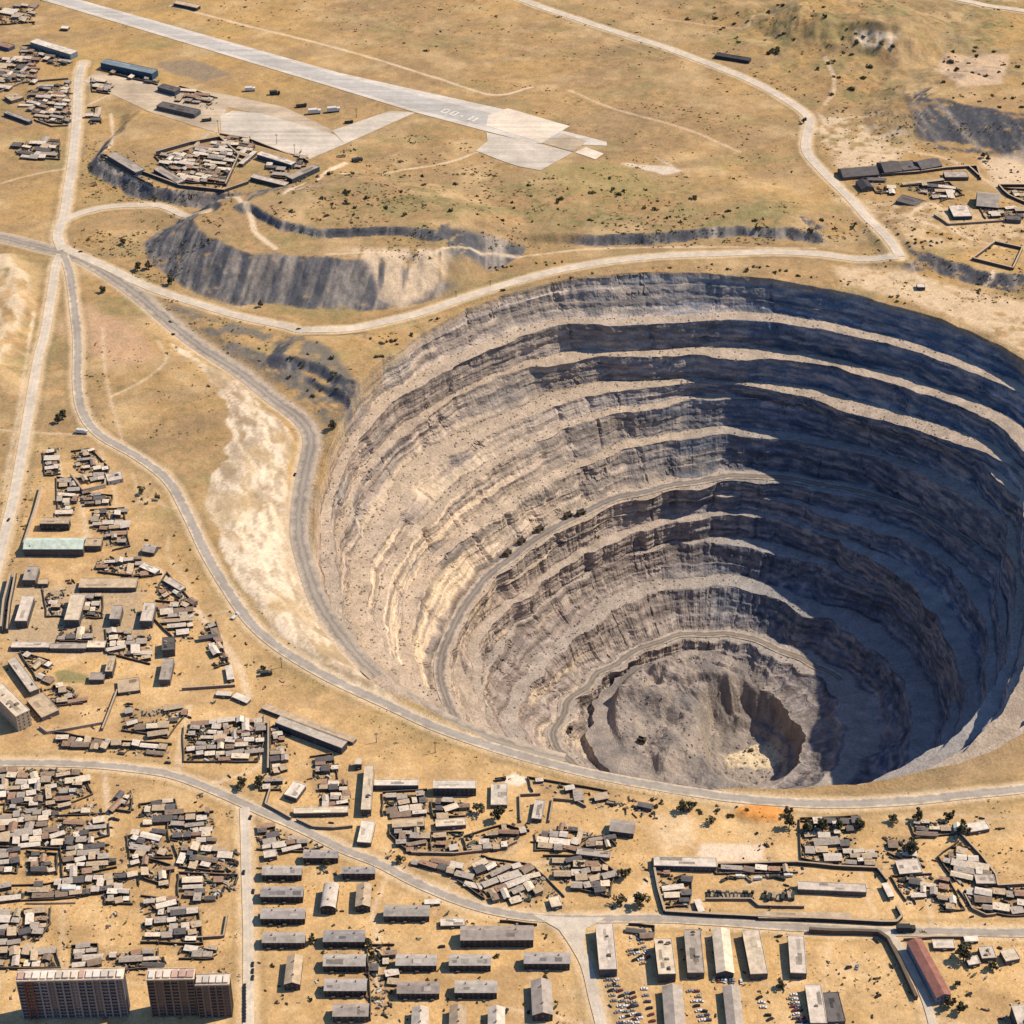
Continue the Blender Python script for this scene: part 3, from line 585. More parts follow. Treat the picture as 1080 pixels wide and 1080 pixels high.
for cc, thr_, s1, s2, sd_i, am in ((C3(.36, .26, .16), .10, 7, 45, 431, .75), (C3(.66, .53, .36), .08, 5, 38, 432, .7), (C3(.30, .20, .10), .22, 16, 30, 433, .8), (C3(.30, .22, .14), .12, 4, 16, 438, .6), (C3(.43, .30, .15), .22, 30, 60, 434, .5)):
    n_ = fbm(_v / s1 + .8 * fbm(_x / 30, _y / 30, oct=3, seed=439), _u / s2, oct=4, seed=sd_i)
    GC[_w] = mix(GC[_w], cc, (_in * am * sstep(thr_ - .12, thr_ + .2, n_))[..., None])
for q in (.32, .55, .8):         # old track lines along the bank
    _b = np.exp(-((CORR_BANK[_w] - q - .05 * fbm(_x / 40, _y / 40, oct=2, seed=436)) / .022) ** 2) * (CORR_D[_w] < 108) * (CORR_SIDE[_w] < 0)
    GC[_w] = mix(GC[_w], C3(.33, .24, .15), (_in * _b * .55)[..., None])
patch([(-10,268),(22,280),(34,300),(25,330),(14,362),(-10,402)], C3(.56, .43, .28), 5, .9, seed=437, thr=-.1, fx=12, fy=26)
patch([(900,28),(925,33),(948,36),(940,52),(918,50),(900,40)], C3(.68, .53, .36), 5, .9, seed=440, thr=-.2)
patch([(870,150),(905,145),(960,152),(940,175),(885,178)], C3(.60, .45, .29), 8, .8, seed=441, thr=-.2)
patch([(860,110),(890,125),(930,132),(960,140),(900,148),(862,150)], C3(.58, .44, .28), 6, .8, seed=442, thr=.02)
patch([(995,58),(1065,57),(1058,88),(1010,92),(985,75)], C3(.52, .37, .24), 5, .8, seed=443)
patch([(1030,165),(1080,160),(1100,200),(1050,195)], C3(.62, .46, .30), 6, .8, seed=444)
patch([(870,205),(1000,215),(1080,235),(1085,262),(960,262),(935,240)], C3(.58, .42, .25), 8, .65, seed=445, thr=-.05)
patch([(880,280),(960,285),(1000,300),(1090,320),(1095,385),(1040,350),(960,318),(890,300)], C3(.60, .44, .27), 8, .8, seed=446, thr=-.3)
patch([(340,470),(365,440),(420,390),(450,355),(480,335),(500,325),(470,350),(420,400)], C3(.40, .34, .20), 8, .5, seed=447)
patch([(55,345),(90,320),(120,335),(150,350),(165,380),(120,385)], C3(.50, .31, .19), 12, .6, seed=448)
patch([(735,903),(740,890),(805,890),(806,908),(760,909)], C3(.70, .55, .40), 3, .8, wob=1, seed=450)
patch([(530,822),(541,816),(558,822),(550,828),(536,828)], C3(.78, .64, .48), 2, .9, wob=1, seed=451)
patch([(690,858),(735,862),(735,885),(700,900),(690,880)], C3(.66, .47, .27), 8, .7, seed=452)
patch([(57,709),(70,706),(92,712),(95,720),(60,721)], C3(.22, .19, .08), 2, .9, wob=1, seed=453)
patch([(15,620),(90,615),(150,622),(150,690),(60,690),(10,690)], C3(.40, .30, .19), 6, .7, seed=454)
patch([(85,87),(130,82),(240,112),(230,140),(150,110)], C3(.55, .44, .32), 6, .7, seed=455)
patch([(165,66),(205,63),(245,78),(215,86),(175,76)], C3(.22, .17, .12), 5, .8, seed=456)
patch([(655,172),(700,185),(720,180),(690,165),(712,176)], C3(.60, .50, .38), 3, .8, seed=457)
patch([(1000,30),(1030,45),(1060,52),(1040,60),(985,50)], C3(.28, .22, .13), 8, .5, seed=458, thr=0)
patch([(560,175),(640,170),(700,190),(690,210),(600,205)], C3(.30, .23, .09), 12, .6, seed=459)
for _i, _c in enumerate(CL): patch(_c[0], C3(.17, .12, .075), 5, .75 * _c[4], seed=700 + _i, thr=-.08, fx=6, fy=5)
# unpaved tracks and road shoulders
for pts, wdt, st in TRACKS:
    p = path_at(pts, 3.0)
    D, _ = splat(p, wdt + 8)
    a = sstep(wdt * .5 + 2.2, wdt * .5 - 1.0, D + 1.2 * fbm(X / 14, Y / 14, oct=2, seed=470)) * st
    m = a > 0; GC[m] = mix(GC[m], C3(.66, .50, .33), a[m][:, None])
for k, p in road_xy.items():
    hw = ROADS[k][1] / 2
    D, _ = splat(p, hw + 16)
    D = D + 1.6 * fbm(X / 12, Y / 12, oct=3, seed=471)
    a = sstep(hw + 6.0, hw + 1.0, D) * .75
    m = a > 0; GC[m] = mix(GC[m], C3(.60, .45, .28), a[m][:, None])
    a = np.exp(-((D - hw - 8) / 2.0) ** 2) * .35
    m = a > .02; GC[m] = mix(GC[m], C3(.20, .16, .08), a[m][:, None])
a = sstep(17, 11, CORR_D) * .8; m = a > 0
GC[m] = mix(GC[m], C3(.50, .39, .27), a[m][:, None])
patch([(776,853),(786,849),(800,847.5),(820,851),(832,858),(818,865),(797,867),(780,862)], C3(.62, .27, .07), 2, 1.0, wob=2, seed=449)
GC = np.clip(GC, .01, .9)

def GCs(x, y):
    fx = np.clip((x - GX0) / GS, 0, NX - 1.001); fy = np.clip((y - GY0) / GS, 0, NY - 1.001)
    i = fx.astype(int); j = fy.astype(int); u = (fx - i)[..., None]; v = (fy - j)[..., None]
    return ((GC[j, i] * (1 - u) + GC[j, i + 1] * u) * (1 - v) + (GC[j + 1, i] * (1 - u) + GC[j + 1, i + 1] * u) * v)

# rock of the pit: buff and cream beds in the west wall, grey-brown country rock, grey low down, blue shade tint painted into the east side
depth = -PZ2
n_a = fbm(arc / 60, PZ2 / 16, oct=4, seed=501); n_b = fbm(arc / 16 * np.where(infl, .0, 1) + np.where(infl, VX / 7, 0), np.where(infl, VY / 7, PZ2 / 3.2), PR / 22, oct=4, seed=502); bed = fbm(PZ2 / 7, arc / 400, oct=3, seed=503)
westness = np.clip(np.cos(TH - R_(188)), 0, 1) ** 1.3
greyrock = C3(.245, .212, .185); buff = C3(.345, .255, .19); cream = C3(.62, .475, .31); lowgrey = C3(.262, .212, .185); dust = C3(.45, .35, .255)
shaderock = C3(.098, .126, .170)  # rock colour tinted with the blue of the shaded wall
shadem = np.clip(.36 + 1.2 * np.cos(TH - R_(8)), 0, 1) * mix(1.0, .35, sstep(300, 335, depth))              # blue of the pit's shade painted on its east side, weaker at depth
PCOL = mix(greyrock, shaderock, np.clip(shadem * 1.3 - .1 + .5 * n_a, 0, 1)[..., None])
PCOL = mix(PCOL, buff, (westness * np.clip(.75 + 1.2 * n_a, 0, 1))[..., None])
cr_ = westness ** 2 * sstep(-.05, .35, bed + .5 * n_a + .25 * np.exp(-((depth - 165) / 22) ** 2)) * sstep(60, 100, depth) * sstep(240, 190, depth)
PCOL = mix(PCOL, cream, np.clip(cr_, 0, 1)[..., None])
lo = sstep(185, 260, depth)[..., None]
PCOL = mix(PCOL, mix(C3(.10, .124, .165), lowgrey, np.clip(1.25 - 1.4 * shadem + .4 * n_a, 0, 1)[..., None]), lo * .85)  # deep rock takes the same painted shade blue on the east
dustm = np.where(bfr, 1.0, np.clip(.16 + 1.1 * n_b, 0, .6) * face)
talus = np.where(KIND == .55, .8, 0)
dcol = mix(mix(dust, C3(.38, .32, .27), lo), C3(.31, .30, .295), (np.clip(shadem * 1.2 - .45, 0, .85) * sstep(95, 140, depth))[..., None])  # bench dust painted greyer on the shaded east, below the sunlit benches
PCOL = mix(PCOL, dcol, np.clip(np.maximum(dustm, talus), 0, 1)[..., None] * .85)
lines = fbm(PZ2 / 2.6, arc / 240, oct=2, seed=504)
PCOL = PCOL * (1 + .40 * n_b + face * (.34 * bed + .42 * lines))[..., None]
PCOL = mix(PCOL, C3(.60, .47, .32), (westness ** 1.5 * face * sstep(.28, .5, fbm(PZ2 / 6, arc / 160, oct=3, seed=505)) * .7)[..., None])
fl = infl[..., None]
PCOL = np.where(fl, mix(C3(.33, .275, .235), C3(.185, .165, .155), np.clip(.35 + 1.5 * fbm(VX / 26, VY / 26, oct=4, seed=510), 0, 1)[..., None]) * (1 + .2 * n_b)[..., None], PCOL)
creamp = floor_poly([(765,792),(778,788),(800,780),(822,782),(828,800),(812,808),(785,806),(768,806)], -378)
sdc = sdist(creamp, VX, VY) + 7 * fbm(VX / 9, VY / 9, oct=3, seed=511)
PCOL = np.where(fl & (sdc < 3)[..., None], mix(PCOL, C3(.60, .48, .32) * (1 + .2 * n_b)[..., None], sstep(3, -6, sdc)[..., None]), PCOL)
topm = (KK < 0)
gcol = GCs(VX, VY)
t_top = np.where(topm, 1.0, sstep(5, 0, RR[:, None] - PR) * .7)
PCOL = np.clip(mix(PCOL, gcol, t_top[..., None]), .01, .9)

# ------------------------------------------------------------------ mesh from arrays
def grid_mesh(name, verts, quads, colours=None, mat=None, smooth=True):
    me = bpy.data.meshes.new(name)
    nv, nq = len(verts), len(quads)
    me.vertices.add(nv); me.vertices.foreach_set('co', np.ascontiguousarray(verts, np.float32).ravel())
    me.loops.add(nq * 4); me.loops.foreach_set('vertex_index', np.ascontiguousarray(quads, np.int32).ravel())
    me.polygons.add(nq); me.polygons.foreach_set('loop_start', np.arange(0, nq * 4, 4, dtype=np.int32))
    me.polygons.foreach_set('loop_total', np.full(nq, 4, np.int32))
    me.polygons.foreach_set('use_smooth', np.full(nq, smooth, bool))
    me.update(calc_edges=True)
    if colours is not None:
        at_ = me.color_attributes.new('col', 'FLOAT_COLOR', 'POINT')
        at_.data.foreach_set('color', np.c_[colours, np.ones(nv)].astype(np.float32).ravel())
    if mat: me.materials.append(mat)
    o = bpy.data.objects.new(name, me); COL.objects.link(o)
    return o

def struct(o, label=None):
    o['kind'] = 'structure'
    if label: o['label'] = label
    return o

# ------------------------------------------------------------------ materials
def new_mat(name):
    m = bpy.data.materials.new(name); m.use_nodes = True
    nt = m.node_tree; b = nt.nodes['Principled BSDF']
    b.inputs['Roughness'].default_value = .95
    b.inputs['Specular IOR Level'].default_value = .15
    return m, nt, b
def N(nt, typ, **kw):
    n = nt.nodes.new(typ)
    for k, v in kw.items():
        if k.startswith('i_'): n.inputs[k[2:]].default_value = v
        else: setattr(n, k, v)
    return n
def noise(nt, scale, detail=5, rough=.6, vec=None):
    n = N(nt, 'ShaderNodeTexNoise'); n.inputs['Scale'].default_value = scale; n.inputs['Detail'].default_value = detail; n.inputs['Roughness'].default_value = rough
    if vec: nt.links.new(vec, n.inputs['Vector'])
    return n.outputs['Fac']
def ramp(nt, fac, lo, hi, a=0.0, b=1.0):
    r = N(nt, 'ShaderNodeMapRange'); r.inputs['From Min'].default_value = a; r.inputs['From Max'].default_value = b
    r.inputs['To Min'].default_value = lo; r.inputs['To Max'].default_value = hi
    nt.links.new(fac, r.inputs['Value']); return r.outputs['Result']
def mulcol(nt, c, f):
    v = N(nt, 'ShaderNodeVectorMath', operation='SCALE'); nt.links.new(c, v.inputs[0]); nt.links.new(f, v.inputs['Scale']); return v.outputs['Vector']
def mult(nt, a, b):
    m = N(nt, 'ShaderNodeMath', operation='MULTIPLY'); nt.links.new(a, m.inputs[0]); nt.links.new(b, m.inputs[1]); return m.outputs[0]

def earth_material(name, fine, bump, dist, amp=.22):
    m, nt, b = new_mat(name)
    a = N(nt, 'ShaderNodeAttribute'); a.attribute_name = 'col'
    g = N(nt, 'ShaderNodeNewGeometry').outputs['Position']
    n1 = noise(nt, fine, 6, .65, g); n2 = noise(nt, fine * .22, 4, .6, g); n3 = noise(nt, fine * 3.3, 3, .6, g)
    f = mult(nt, mult(nt, ramp(nt, n1, 1 - amp, 1 + amp, .25, .75), ramp(nt, n2, .9, 1.1, .3, .7)), ramp(nt, n3, .82, 1.18, .25, .75))
    nt.links.new(mulcol(nt, a.outputs['Color'], f), b.inputs['Base Color'])
    bp = N(nt, 'ShaderNodeBump'); bp.inputs['Strength'].default_value = bump; bp.inputs['Distance'].default_value = dist
    nt.links.new(n1, bp.inputs['Height']); nt.links.new(bp.outputs['Normal'], b.inputs['Normal'])
    return m
M_EARTH = earth_material('dry_earth', .28, .55, 1.6)
M_ROCK = earth_material('pit_rock', .30, .65, 3.0, .27)

# ------------------------------------------------------------------ ground mesh with the pit cut out, and a plain out to the horizon
verts = np.stack([X.ravel(), Y.ravel(), Hg.ravel()], 1)
rad = np.hypot(X - PCX, Y - PCY); ang = np.arctan2(Y - PCY, X - PCX)
inside = (rad < Rrim(ang.ravel()).reshape(ang.shape) + 9.5)
idx = np.arange(NX * NY).reshape(NY, NX)
q = np.stack([idx[:-1, :-1], idx[:-1, 1:], idx[1:, 1:], idx[1:, :-1]], -1)
kill = inside[:-1, :-1] | inside[:-1, 1:] | inside[1:, 1:] | inside[1:, :-1]
quads = q[~kill]
colg = GC.reshape(-1, 3)
FAR = 40000.0
ox = [-FAR, GX0, xs[-1], FAR]; oy = [-FAR, GY0, ys[-1], FAR]
ev = [(x, y, 0.0) for y in oy for x in ox]; base = len(verts)
eq = [[base + j * 4 + i, base + j * 4 + i + 1, base + (j + 1) * 4 + i + 1, base + (j + 1) * 4 + i] for j in range(3) for i in range(3) if (i, j) != (1, 1)]
verts = np.vstack([verts, np.array(ev)]); colg = np.vstack([colg, np.tile([[.40, .27, .135]], (16, 1))])
quads = np.vstack([quads, np.array(eq)])
ground = struct(grid_mesh('ground', verts, quads, colg, M_EARTH), 'dry golden grassland and sandy town ground around the open pit')
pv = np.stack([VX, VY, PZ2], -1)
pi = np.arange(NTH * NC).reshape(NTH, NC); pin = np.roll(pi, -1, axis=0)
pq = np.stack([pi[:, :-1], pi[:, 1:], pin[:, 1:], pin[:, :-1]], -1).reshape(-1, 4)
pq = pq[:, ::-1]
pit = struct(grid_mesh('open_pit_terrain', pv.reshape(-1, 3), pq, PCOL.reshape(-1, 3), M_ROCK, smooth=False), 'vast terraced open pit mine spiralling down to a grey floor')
del verts, pv

# ------------------------------------------------------------------ road ribbons
def road_material(name, base, edge, lane, worn=.5):
    m, nt, b = new_mat(name)
    uv = N(nt, 'ShaderNodeUVMap'); uv.uv_map = 'UVMap'
    sp = N(nt, 'ShaderNodeSeparateXYZ'); nt.links.new(uv.outputs['UV'], sp.inputs[0])
    g = N(nt, 'ShaderNodeNewGeometry').outputs['Position']
    nz = noise(nt, .12, 5, .6, g); nf = noise(nt, .9, 4, .6, g)
    absx = N(nt, 'ShaderNodeMath', operation='ABSOLUTE'); nt.links.new(sp.outputs['X'], absx.inputs[0])
    wob = N(nt, 'ShaderNodeMath', operation='ADD'); nt.links.new(absx.outputs[0], wob.inputs[0]); nt.links.new(ramp(nt, nz, -.34, .34, .2, .8), wob.inputs[1])
    e = N(nt, 'ShaderNodeMapRange', interpolation_type='SMOOTHSTEP'); e.inputs['From Min'].default_value = .62; e.inputs['From Max'].default_value = .86
    nt.links.new(wob.outputs[0], e.inputs['Value'])
    # two wheel-worn lanes
    l = N(nt, 'ShaderNodeMath', operation='SUBTRACT'); nt.links.new(wob.outputs[0], l.inputs[0]); l.inputs[1].default_value = .33
    la = N(nt, 'ShaderNodeMath', operation='ABSOLUTE'); nt.links.new(l.outputs[0], la.inputs[0])
    lm = ramp(nt, la.outputs[0], worn, 0, 0.0, .24)
    mx = N(nt, 'ShaderNodeMix', data_type='RGBA'); mx.inputs[6].default_value = (*base, 1); mx.inputs[7].default_value = (*lane, 1); nt.links.new(lm, mx.inputs[0])
    m2 = N(nt, 'ShaderNodeMix', data_type='RGBA'); m2.inputs[7].default_value = (*edge, 1); nt.links.new(mx.outputs[2], m2.inputs[6]); nt.links.new(e.outputs[0], m2.inputs[0])
    nl = noise(nt, .022, 5, .65, g)
    f = mult(nt, mult(nt, ramp(nt, nf, .82, 1.18, .25, .75), ramp(nt, nz, .86, 1.14, .3, .7)), ramp(nt, nl, .84, 1.14, .3, .7))
    nt.links.new(mulcol(nt, m2.outputs[2], f), b.inputs['Base Color'])
    return m
M_ROADP = road_material('pale_gravel_road', (.54, .455, .35), (.58, .45, .30), (.45, .38, .295))
M_ROADG = road_material('grey_asphalt_road', (.36, .305, .243), (.56, .43, .28), (.285, .248, .208))
M_HAUL = road_material('haul_road_gravel', (.33, .275, .215), (.40, .32, .235), (.20, .17, .14), .8)
M_HAULP = road_material('pit_haul_gravel', (.255, .215, .18), (.40, .33, .265), (.14, .122, .106), .85)

def ribbon(name, path, width, mat, z=None, lift=.35, across=6):
    p = np.asarray(path); t = np.gradient(p[:, :2], axis=0); t /= np.linalg.norm(t, axis=1)[:, None] + 1e-9
    nrm = np.stack([-t[:, 1], t[:, 0]], 1)
    u = np.linspace(-1, 1, across + 1)
    vx = p[:, None, 0] + nrm[:, None, 0] * u * width / 2; vy = p[:, None, 1] + nrm[:, None, 1] * u * width / 2
    if z is None: vz = Hs(vx, vy) + lift
    else: vz = np.asarray(z)[:, None] + 0 * vx + lift
    n = len(p); idx = np.arange(n * (across + 1)).reshape(n, across + 1)
    q = np.stack([idx[:-1, :-1], idx[:-1, 1:], idx[1:, 1:], idx[1:, :-1]], -1).reshape(-1, 4)[:, ::-1]
    o = grid_mesh(name, np.stack([vx, vy, vz], -1).reshape(-1, 3), q, None, mat)
    me = o.data; uv = me.uv_layers.new(name='UVMap')
    s = np.r_[0, np.cumsum(np.hypot(*np.diff(p[:, :2], axis=0).T))]
    uvs = np.stack([np.tile(u, n), np.repeat(s, across + 1)], 1)
    li = np.empty(len(me.loops), np.int32); me.loops.foreach_get('vertex_index', li)
    uv.data.foreach_set('uv', uvs[li].astype(np.float32).ravel())
    return struct(o)
ROADLAB = {'ring_road': 'pale road curving along the far rim of the pit', 'hill_road': 'pale road winding up the hillside beyond the pit', 'town_road': 'pale road running up past the terrace compound',
           'terrace_road': 'short pale road below the dark terrace slope', 'west_road': 'straight pale road along the edge of the grass field', 'outer_road': 'long grey road looping round the near side of the pit',
           'main_street': 'grey main street with pale shoulders through the town', 'side_street': 'pale side street between shanties and barracks', 'yard_street': 'pale street passing the car yard', 'depot_lane': 'narrow lane beside the red-roofed building', 'far_road': 'pale road on the plain beyond the hills'}
for n_, (k, p) in enumerate(road_xy.items()):
    o = ribbon(k, p, ROADS[k][1], M_ROADP if ROADS[k][2] == 'pale' else M_ROADG, lift=.35 + .03 * n_)
    o['label'] = ROADLAB[k]
o = ribbon('haul_road', haul_full[:-25], 19, M_HAUL, lift=.25); o['label'] = 'wide haul road dropping along the pit edge'
def pit_road(name, k, a0, a1, width, label):
    a = np.linspace(a0, a1, 500)
    i = np.array([int(np.argmin(np.abs(angdiff(th, v)))) for v in a])
    r = np.convolve(np.pad((TOE[k][i] + CREST[k][i]) / 2, 12, mode='edge'), np.ones(25) / 25, 'valid')
    p = np.stack([PCX + r * np.cos(a), PCY + r * np.sin(a)], 1)
    o = ribbon(name, p, width, M_HAULP, z=ZB[k][i], lift=1.0); o['label'] = label
pit_road('pit_ramp', 5, R_(20), R_(222), 14, 'upper haul ramp cut into the pit terraces')
pit_road('pit_floor_ramp', 10, R_(20), R_(228), 12, 'lower haul ramp curling above the pit floor')

def slab(name, pts, mat, lift=.3, label=None, thick=None):
    """paved area draped on the ground"""
    bm = __import__('bmesh').new()
    xy = np.stack(at(*np.array(pts, float).T)[:2], 1)
    x0, y0 = xy.min(0); x1, y1 = xy.max(0)
    vs = [bm.verts.new((a, b, 0)) for a, b in xy]
    f = bm.faces.new(vs); f.normal_update()
    if f.normal.z < 0: f.normal_flip()
    import bmesh
    for ax, lo_, hi_ in ((0, x0, x1), (1, y0, y1)):
        c = lo_ + 12
        while c < hi_:
            co = Vector((c, 0, 0)) if ax == 0 else Vector((0, c, 0)); no = Vector((1, 0, 0)) if ax == 0 else Vector((0, 1, 0))
            bmesh.ops.bisect_plane(bm, geom=bm.verts[:] + bm.edges[:] + bm.faces[:], plane_co=co, plane_no=no)
            c += 12
    for v in bm.verts: v.co.z = float(Hs(v.co.x, v.co.y)) + lift
    me = bpy.data.meshes.new(name); bm.to_mesh(me); bm.free(); me.materials.append(mat)
    o = bpy.data.objects.new(name, me); COL.objects.link(o)
    return struct(o, label)
_ra = [float(v) for v in at(100, 8)[:2]]; _rb = [float(v) for v in at(500, 122)[:2]]; RWROT = -math.atan2(_rb[1] - _ra[1], _rb[0] - _ra[0])
def paving(name, col, blotch=.15, joint=None):
    m, nt, b = new_mat(name)
    g = N(nt, 'ShaderNodeNewGeometry').outputs['Position']
    a = noise(nt, .02, 5, .6, g); c = noise(nt, .5, 4, .6, g)
    st = N(nt, 'ShaderNodeMapping'); st.inputs['Rotation'].default_value = (0, 0, R_(28)); st.inputs['Scale'].default_value = (.008, .16, 1); nt.links.new(g, st.inputs['Vector'])
    s = noise(nt, 1.0, 4, .6, st.outputs['Vector'])
    bk = N(nt, 'ShaderNodeTexBrick'); bk.offset = 0; bk.inputs['Scale'].default_value = .11; bk.inputs['Mortar Size'].default_value = .012; bk.inputs['Color1'].default_value = (1, 1, 1, 1); bk.inputs['Color2'].default_value = (.9, .9, .9, 1); bk.inputs['Mortar'].default_value = (.66, .66, .66, 1); bk.inputs['Row Height'].default_value = .5
    st2 = N(nt, 'ShaderNodeMapping'); st2.inputs['Rotation'].default_value = (0, 0, RWROT); nt.links.new(g, st2.inputs['Vector']); nt.links.new(st2.outputs[0], bk.inputs['Vector'])
    st3 = N(nt, 'ShaderNodeMapping'); st3.inputs['Rotation'].default_value = (0, 0, RWROT); st3.inputs['Scale'].default_value = (.004, .11, 1); nt.links.new(g, st3.inputs['Vector'])
    s3 = noise(nt, 1.0, 5, .65, st3.outputs['Vector'])
    f = mult(nt, mult(nt, ramp(nt, s3, .80, 1.16, .3, .7), bk.outputs['Color']), mult(nt, ramp(nt, a, 1 - blotch, 1 + blotch, .3, .7), ramp(nt, c, .92, 1.08, .25, .75)))
    rgb = N(nt, 'ShaderNodeRGB'); rgb.outputs[0].default_value = (*col, 1)
    nt.links.new(mulcol(nt, rgb.outputs[0], f), b.inputs['Base Color']); return m
M_RUN = paving('runway_concrete', (.58, .51, .42)); M_APR = paving('apron_concrete', (.55, .47, .37), .2); M_PAD = paving('pad_concrete', (.70, .58, .44), .12); M_LOT = paving('yard_dirt', (.36, .28, .19), .25)
M_PLAZA = paving('plaza_concrete', (.47, .365, .25), .25); M_WHITE = paving('white_paint', (.74, .67, .56), .12); M_STRIP = paving('runway_centre', (.47, .43, .375), .12)
slab('plaza_pavement', [(88,86),(100,76),(160,88),(240,100),(300,113),(352,138),(345,143),(275,121),(240,113),(233,127),(225,139),(160,119),(130,105)], M_PLAZA, .30, 'pale forecourt between the hangars and the apron')
slab('apron_pavement', [(233,142),(233,122),(245,117),(275,119.5),(353,142),(364,152),(327,167.5),(270,152)], M_APR, .34, 'large pale parking apron beside the runway')
slab('taxiway', [(350,138),(412,117),(438,119),(364,152)], M_APR, .42, 'pale taxiway linking apron and runway')
slab('runway', [(33,-3),(74,-3),(360,77.5),(533,116),(530,122),(640,150),(640,154),(562,151),(510,138),(437,118.5),(360,95)], M_RUN, .5, 'long pale runway crossing the grassland')
slab('runway_centre', [(45,-3),(66,-3),(360,81),(535,124),(600,143),(585,148),(510,133),(437,115),(360,92)], M_STRIP, .6)
slab('runway_pad', [(535.5,114.5),(601,133.5),(571,150.7),(513,133),(515,122)], M_PAD, .66, 'cream turning pad at the runway end')
slab('turning_apron', [(513,140),(562,150.5),(604.5,161),(570,180),(548,176),(535,172),(502,159.5),(514,149)], M_APR, .56, 'greyish turning apron at the runway end')
slab('broken_pad', [(571,151),(595.5,141.5),(619,149),(605,160.5)], M_PLAZA, .62)
slab('small_pad', [(606,161),(618,155.5),(636.7,162.5),(628,168.5)], M_PAD, .62)
slab('street_junction', [(562,965),(600,968),(640,968),(618,980),(615,1000),(611,1008),(603,992),(588,980)], M_ROADP, .62)
# ------------------------------------------------------------------ object helpers
import bmesh
def thing(o, label, cat, group=None):
    o['label'] = label; o['category'] = cat
    if group: o['group'] = group
    return o
def link(name, me, parent=None, loc=(0, 0, 0), rz=0.0):
    o = bpy.data.objects.new(name, me); COL.objects.link(o)
    o.location = loc; o.rotation_euler = (0, 0, rz)
    if parent: o.parent = parent
    return o
def empty(name, loc, rz=0.0):
    o = link(name, None, None, loc, rz); o.empty_display_size = 2; return o
def mesh_of(name, bm, mats):
    me = bpy.data.meshes.new(name); bm.normal_update(); bm.to_mesh(me); bm.free()
    for m in (mats if isinstance(mats, (list, tuple)) else [mats]): me.materials.append(m)
    return me
def box(bm, x0, x1, y0, y1, z0, z1, mi=0, taper=0.0, bev=0.0):
    cx, cy = (x0 + x1) / 2, (y0 + y1) / 2
    tx = lambda v: cx + (v - cx) * (1 - taper); ty = lambda v: cy + (v - cy) * (1 - taper)
    v = [bm.verts.new(p) for p in ((x0, y0, z0), (x1, y0, z0), (x1, y1, z0), (x0, y1, z0),
                                   (tx(x0), ty(y0), z1), (tx(x1), ty(y0), z1), (tx(x1), ty(y1), z1), (tx(x0), ty(y1), z1))]
    fs = []
    for f in ((3, 2, 1, 0), (4, 5, 6, 7), (0, 1, 5, 4), (1, 2, 6, 5), (2, 3, 7, 6), (3, 0, 4, 7)):
        q = bm.faces.new([v[i] for i in f]); q.material_index = mi; fs.append(q)
    if bev:
        r = bmesh.ops.bevel(bm, geom=list({e for f in fs for e in f.edges}), offset=bev, segments=1, affect='EDGES')
        for f in r['faces']: f.material_index = mi
def cyl(bm, c, r, h, axis='z', n=10, mi=0, r2=None):
    r2 = r if r2 is None else r2
    M = {'z': Matrix.Identity(4), 'x': Matrix.Rotation(R_(90), 4, 'Y'), 'y': Matrix.Rotation(R_(90), 4, 'X')}[axis]
    g = bmesh.ops.create_cone(bm, cap_ends=True, segments=n, radius1=r, radius2=r2, depth=h, matrix=Matrix.Translation(c) @ M)
    for v in g['verts']:
        for f in v.link_faces: f.material_index = mi
def prism(bm, prof, x0, x1, mi=0):
    """closed profile of (y,z) swept along x"""
    a = [bm.verts.new((x0, y, z)) for y, z in prof]; b = [bm.verts.new((x1, y, z)) for y, z in prof]
    n = len(prof)
    fs = [bm.faces.new(a[::-1]), bm.faces.new(b)]
    for i in range(n): fs.append(bm.faces.new((a[i], a[(i + 1) % n], b[(i + 1) % n], b[i])))
    for f in fs: f.material_index = mi
    bmesh.ops.recalc_face_normals(bm, faces=fs)

# ------------------------------------------------------------------ surface materials for objects
_mc = {}
def paint(col, name='painted', var=.25, scale=.35, stripes=0.0, rough=.85, axis=0):
    key = (tuple(round(c, 3) for c in col), name, var, scale, stripes, axis)
    if key in _mc: return _mc[key]
    m, nt, b = new_mat(name); b.inputs['Roughness'].default_value = rough
    tc = N(nt, 'ShaderNodeTexCoord').outputs['Object']; g = N(nt, 'ShaderNodeNewGeometry').outputs['Position']
    oi = N(nt, 'ShaderNodeObjectInfo').outputs['Random']
    f = mult(nt, ramp(nt, noise(nt, scale, 5, .65, g), 1 - var, 1 + var, .25, .75), ramp(nt, noise(nt, 2.2, 3, .6, g), 1 - var * .5, 1 + var * .5, .25, .75))
    f = mult(nt, f, ramp(nt, oi, .88, 1.12))
    if stripes:
        wv = N(nt, 'ShaderNodeTexWave', bands_direction='XYZ'[axis]); wv.inputs['Scale'].default_value = stripes; nt.links.new(tc, wv.inputs['Vector'])
        wv.inputs['Distortion'].default_value = .6
        f = mult(nt, f, ramp(nt, wv.outputs['Fac'], .86, 1.08))
    rgb = N(nt, 'ShaderNodeRGB'); rgb.outputs[0].default_value = (*col, 1)
    nt.links.new(mulcol(nt, rgb.outputs[0], f), b.inputs['Base Color'])
    _mc[key] = m; return m
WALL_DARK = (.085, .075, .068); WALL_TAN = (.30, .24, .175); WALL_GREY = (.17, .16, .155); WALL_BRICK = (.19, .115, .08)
ROOFC = {'grey': (.35, .29, .23), 'pale': (.53, .44, .345), 'tan': (.43, .32, .205), 'cream': (.61, .49, .345), 'white': (.60, .51, .40), 'rust': (.30, .185, .12),
         'brown': (.24, .17, .12), 'black': (.055, .05, .052), 'green': (.45, .50, .40), 'blue': (.11, .17, .22), 'red': (.25, .11, .08), 'dark': (.12, .105, .095)}
